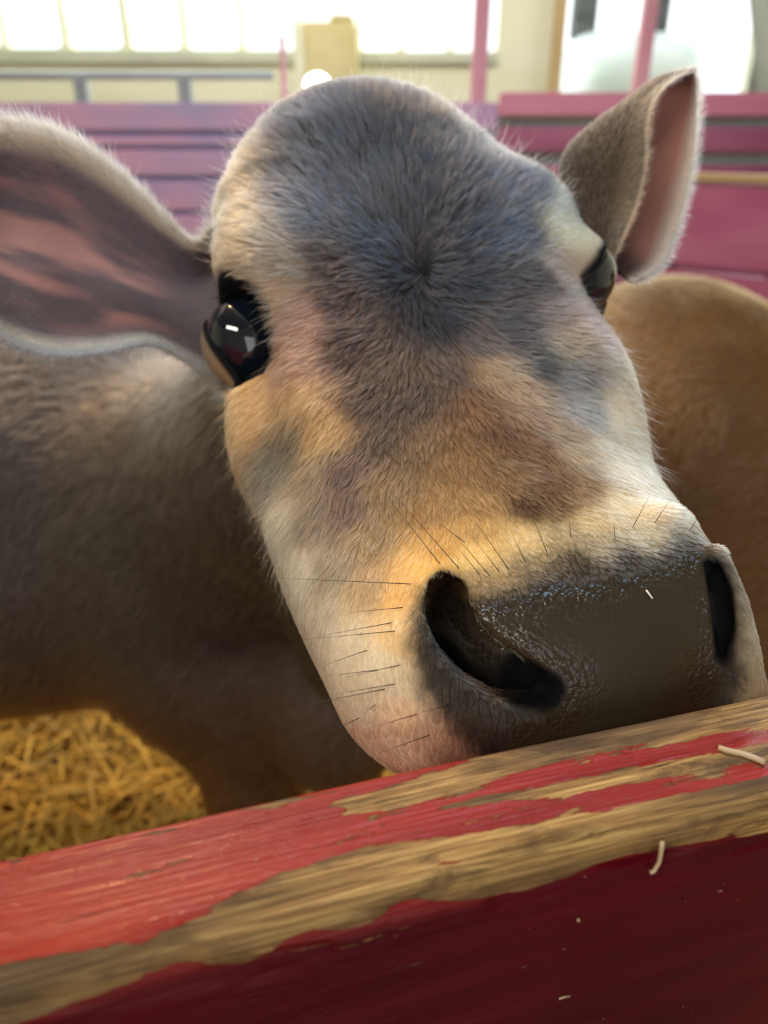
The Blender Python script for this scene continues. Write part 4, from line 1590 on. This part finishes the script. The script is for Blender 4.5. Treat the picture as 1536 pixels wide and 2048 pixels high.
# close underside
und = np.stack([idx[:-1, -1], idx[:-1, 0], idx[1:, 0], idx[1:, -1]], -1)
Fr = np.concatenate([Fr, und])
vt = pt.reshape(-1, 3)
nn_ = vnormals(vt, Fr)
k = idx[nX // 2, 40]
if nn_[k][2] < 0:
    Fr = Fr[:, ::-1]

# how bare the wood is: low = paint
# reach along the rail measured from the left image edge (0) to the right (about 0.235)
X = XX
wear = np.full(XX.shape, -0.5)
line = lambda a0, sl, wd, amp: amp * np.exp(-((AR - (a0 + sl * X)) / wd) ** 2)
XA = np.stack([XX * 0.25, AR], -1)
woods = [[(.085, .003), (.10, .010), (.125, .0085), (.15, .0055), (.18, .007), (.215, .0095), (.3, .010), (.7, .010), (.7, -.008), (.15, -.008), (.12, -.001), (.11, .001)],
         [(.095, .010), (.12, .0125), (.15, .0118), (.18, .013), (.215, .0155), (.3, .016), (.7, .016), (.7, .0225), (.25, .0225), (.21, .0222), (.2, .0195), (.195, .0215), (.19, .0205), (.17, .0195), (.15, .0175), (.12, .014)],
         [(-.5, .022), (0, .0255), (.035, .0285), (.06, .0225), (.09, .0185), (.13, .0235), (.16, .025), (.2, .026), (.7, .026), (.7, .07), (-.5, .07)]]
dw = np.min([poly2(XA, [(x_ * 0.25, y_) for x_, y_ in W_]) for W_ in woods], 0)
wear = np.clip(-dw / 0.0016, -0.62, 0.85)
wear += 0.55 * sstep(0.0, 0.6, noise(np.stack([XX * 30, AR * 150, XX * 0], -1), 1, 130)) * sstep(0.03, 0.08, XX) * sstep(0.13, 0.09, XX)
lowb = TH - 0.0015 + 0.004 * noise(np.stack([XX * 22, XX * 0, XX * 0], -1), 1, 110) + 0.0025 * noise(np.stack([XX * 70, XX * 0, XX * 0], -1), 1, 111)
wear -= sstep(lowb - 0.0008, lowb + 0.0012, AR) * 2.0
rail = mesh_obj('rail_board', vt - FL, Fr, None, fr)
attr(rail.data, 'wear', 'FLOAT', wear.ravel())
attr(rail.data, 'crack', 'FLOAT', CRK.ravel())
attr(rail.data, 'arc', 'FLOAT', AR.ravel())
attr(rail.data, 'along', 'FLOAT', XX.ravel())

M_rail, nt, b = newmat('worn_red_paint_on_wood')
aw = N(nt, 'ShaderNodeAttribute', attribute_name='wear')
aa = N(nt, 'ShaderNodeAttribute', attribute_name='arc')
al = N(nt, 'ShaderNodeAttribute', attribute_name='along')
cx = N(nt, 'ShaderNodeCombineXYZ')
nt.links.new(al.outputs['Fac'], cx.inputs[0]); nt.links.new(aa.outputs['Fac'], cx.inputs[1])


def nn(scale, detail=6, rough=0.6, dist=0.0):
    mp = N(nt, 'ShaderNodeMapping')
    mp.inputs['Scale'].default_value = scale
    nt.links.new(cx.outputs[0], mp.inputs[0])
    z = N(nt, 'ShaderNodeTexNoise')
    z.inputs['Scale'].default_value = 1
    z.inputs['Detail'].default_value = detail
    z.inputs['Roughness'].default_value = rough
    z.inputs['Distortion'].default_value = dist
    nt.links.new(mp.outputs[0], z.inputs['Vector'])
    return z


def math_(op, a_, b_=None, c_=None):
    m = N(nt, 'ShaderNodeMath', operation=op)
    for i_, v in enumerate((a_, b_, c_)):
        if v is None:
            continue
        if isinstance(v, (int, float)):
            m.inputs[i_].default_value = v
        else:
            nt.links.new(v, m.inputs[i_])
    return m.outputs[0]


def ramp(fac, stops):
    r = N(nt, 'ShaderNodeValToRGB')
    el = r.color_ramp.elements
    while len(el) < len(stops):
        el.new(0.5)
    for e_, (p_, c_) in zip(el, stops):
        e_.position = p_
        e_.color = (*c_, 1)
    nt.links.new(fac, r.inputs[0])
    return r.outputs[0]


def mixc(f_, a_, b_):
    m = N(nt, 'ShaderNodeMix', data_type='RGBA')
    for v, i_ in ((f_, 0), (a_, 6), (b_, 7)):
        if isinstance(v, tuple):
            m.inputs[i_].default_value = (*v, 1)
        elif isinstance(v, float):
            m.inputs[i_].default_value = v
        else:
            nt.links.new(v, m.inputs[i_])
    return m.outputs[2]


nA = nn((38, 300, 1), 7, 0.66, 0.4)
nB = nn((140, 500, 1), 4, 0.6)
nC = nn((30, 900, 1), 5, 0.65, 0.6)
nD = nn((9, 60, 1), 3, 0.5)
v_ = math_('MULTIPLY_ADD', math_('SUBTRACT', nA.outputs['Fac'], 0.5), 5.0, aw.outputs['Fac'])
v_ = math_('MULTIPLY_ADD', math_('SUBTRACT', nB.outputs['Fac'], 0.5), 0.7, v_)
mask = N(nt, 'ShaderNodeMapRange')
mask.inputs['From Min'].default_value = -0.05
mask.inputs['From Max'].default_value = 0.05
nt.links.new(v_, mask.inputs['Value'])
wood = ramp(nC.outputs['Fac'], [(0.30, (.045, .024, .010)), (0.48, (.36, .19, .055)), (0.66, (.66, .42, .15))])
wood = mixc(ramp(nD.outputs['Fac'], [(0.42, (0, 0, 0)), (0.66, (1, 1, 1))]), wood, (.11, .062, .028))
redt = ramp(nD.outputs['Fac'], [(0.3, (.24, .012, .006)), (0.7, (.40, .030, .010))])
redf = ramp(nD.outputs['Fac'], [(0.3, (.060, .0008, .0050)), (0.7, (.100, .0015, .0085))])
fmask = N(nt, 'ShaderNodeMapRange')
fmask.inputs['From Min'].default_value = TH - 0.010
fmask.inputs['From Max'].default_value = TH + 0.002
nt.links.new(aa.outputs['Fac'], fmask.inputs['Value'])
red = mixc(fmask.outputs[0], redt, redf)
# pale specks and dirt in the paint
sp_ = nn((260, 420, 1), 2, 0.5)
red = mixc(ramp(sp_.outputs['Fac'], [(0.735, (0, 0, 0)), (0.77, (.5, .5, .5))]), red, (.40, .26, .20))
nE = nn((34, 130, 1), 5, 0.65, 0.8)
wood = mixc(ramp(nE.outputs['Fac'], [(0.50, (0, 0, 0)), (0.66, (.85, .85, .85))]), wood, (.075, .040, .014))
ck = N(nt, 'ShaderNodeAttribute', attribute_name='crack')
wood = mixc(ck.outputs['Fac'], wood, (.03, .016, .008))
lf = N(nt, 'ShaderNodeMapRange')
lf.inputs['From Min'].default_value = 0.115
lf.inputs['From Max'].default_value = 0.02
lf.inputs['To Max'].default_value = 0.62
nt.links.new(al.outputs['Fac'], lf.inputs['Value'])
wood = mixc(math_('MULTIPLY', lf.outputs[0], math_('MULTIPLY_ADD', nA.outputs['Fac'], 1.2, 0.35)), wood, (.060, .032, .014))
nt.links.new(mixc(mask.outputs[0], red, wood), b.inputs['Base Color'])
rg = N(nt, 'ShaderNodeMapRange')
rg.inputs['To Min'].default_value = 0.24
rg.inputs['To Max'].default_value = 0.62
nt.links.new(mask.outputs[0], rg.inputs['Value'])
nt.links.new(rg.outputs[0], b.inputs['Roughness'])
sf_ = N(nt, 'ShaderNodeMapRange')
sf_.inputs['To Min'].default_value = 0.32
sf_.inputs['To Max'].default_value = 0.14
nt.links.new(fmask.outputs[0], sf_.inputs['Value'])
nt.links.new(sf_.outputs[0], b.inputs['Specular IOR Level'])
hgt = math_('MULTIPLY_ADD', mask.outputs[0], -0.5, math_('MULTIPLY', nC.outputs['Fac'], 0.7))
hgt = math_('ADD', hgt, math_('MULTIPLY', nB.outputs['Fac'], 0.5))
bp = N(nt, 'ShaderNodeBump')
bp.inputs['Distance'].default_value = 0.0009
bp.inputs['Strength'].default_value = 0.8
nt.links.new(hgt, bp.inputs['Height'])
nt.links.new(bp.outputs[0], b.inputs['Normal'])
rail.data.materials.append(M_rail)
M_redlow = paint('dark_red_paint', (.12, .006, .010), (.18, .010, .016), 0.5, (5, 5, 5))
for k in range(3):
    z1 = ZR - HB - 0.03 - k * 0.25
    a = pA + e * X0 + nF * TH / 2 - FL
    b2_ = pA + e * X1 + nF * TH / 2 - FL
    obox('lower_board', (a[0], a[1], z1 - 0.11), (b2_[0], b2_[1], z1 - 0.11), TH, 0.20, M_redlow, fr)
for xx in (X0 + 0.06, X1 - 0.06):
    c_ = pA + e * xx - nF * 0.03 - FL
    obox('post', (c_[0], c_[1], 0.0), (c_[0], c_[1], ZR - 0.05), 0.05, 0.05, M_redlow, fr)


# bits of straw stuck on the rail
def on_rail(px, py):
    """point on the rail surface (top plane or front face) at a pixel"""
    q = PZ(px, py, ZR)
    if (q - pA) @ nF <= TH:
        return q + np.array([0, 0, 0.001])
    o0 = np.array([0, 0, CAM_Z]); d = P(px, py, 1) - o0
    t = ((pA + nF * (TH + 0.001) - o0) @ nF) / (d @ nF)
    return o0 + d * t


M_chaff, nt, b = newmat('pale_chaff')
b.inputs['Base Color'].default_value = (.55, .40, .24, 1)
for pxs, r_, lab in (([(1325, 1685), (1322, 1705), (1318, 1725), (1308, 1742), (1300, 1745)], 0.0006, 'curled pale straw bit hanging on the dark red board below the rail edge at right'),
                     ([(1435, 1500), (1452, 1506), (1480, 1512), (1510, 1522), (1528, 1530)], 0.0009, 'pale straw stalk lying on top of the rail near the right edge'),
                     ([(1118, 1998), (1128, 1994), (1140, 1992)], 0.00028, 'tiny white straw fleck low on the dark red board, near the bottom edge'),
                     ([(1155, 1840), (1158, 1840)], 0.0005, 'tiny round white speck on the dark red board below the wood band')):
    ob = tube('straw_bit', [on_rail(*q) for q in pxs], r_, M_chaff, None, 6)
    tag(ob, lab, 'straw', 'straw bits stuck to the front rail')
# straw fleck on the wet nose
q0, q1 = march(fw, 1292, 1180), march(fw, 1305, 1197)
if q0 is not None and q1 is not None:
    up = (o_ - q0) / np.linalg.norm(o_ - q0) * 0.0007
    ob = tube('straw_bit', [q0 + up, q1 + up], 0.00035, M_chaff, None, 6)
    ob.data.materials.clear()
    Mw, nt, b = newmat('white_chaff')
    b.inputs['Base Color'].default_value = (.9, .88, .8, 1)
    ob.data.materials.append(Mw)
    tag(ob, 'short white straw fleck stuck to the wet nose', 'straw')
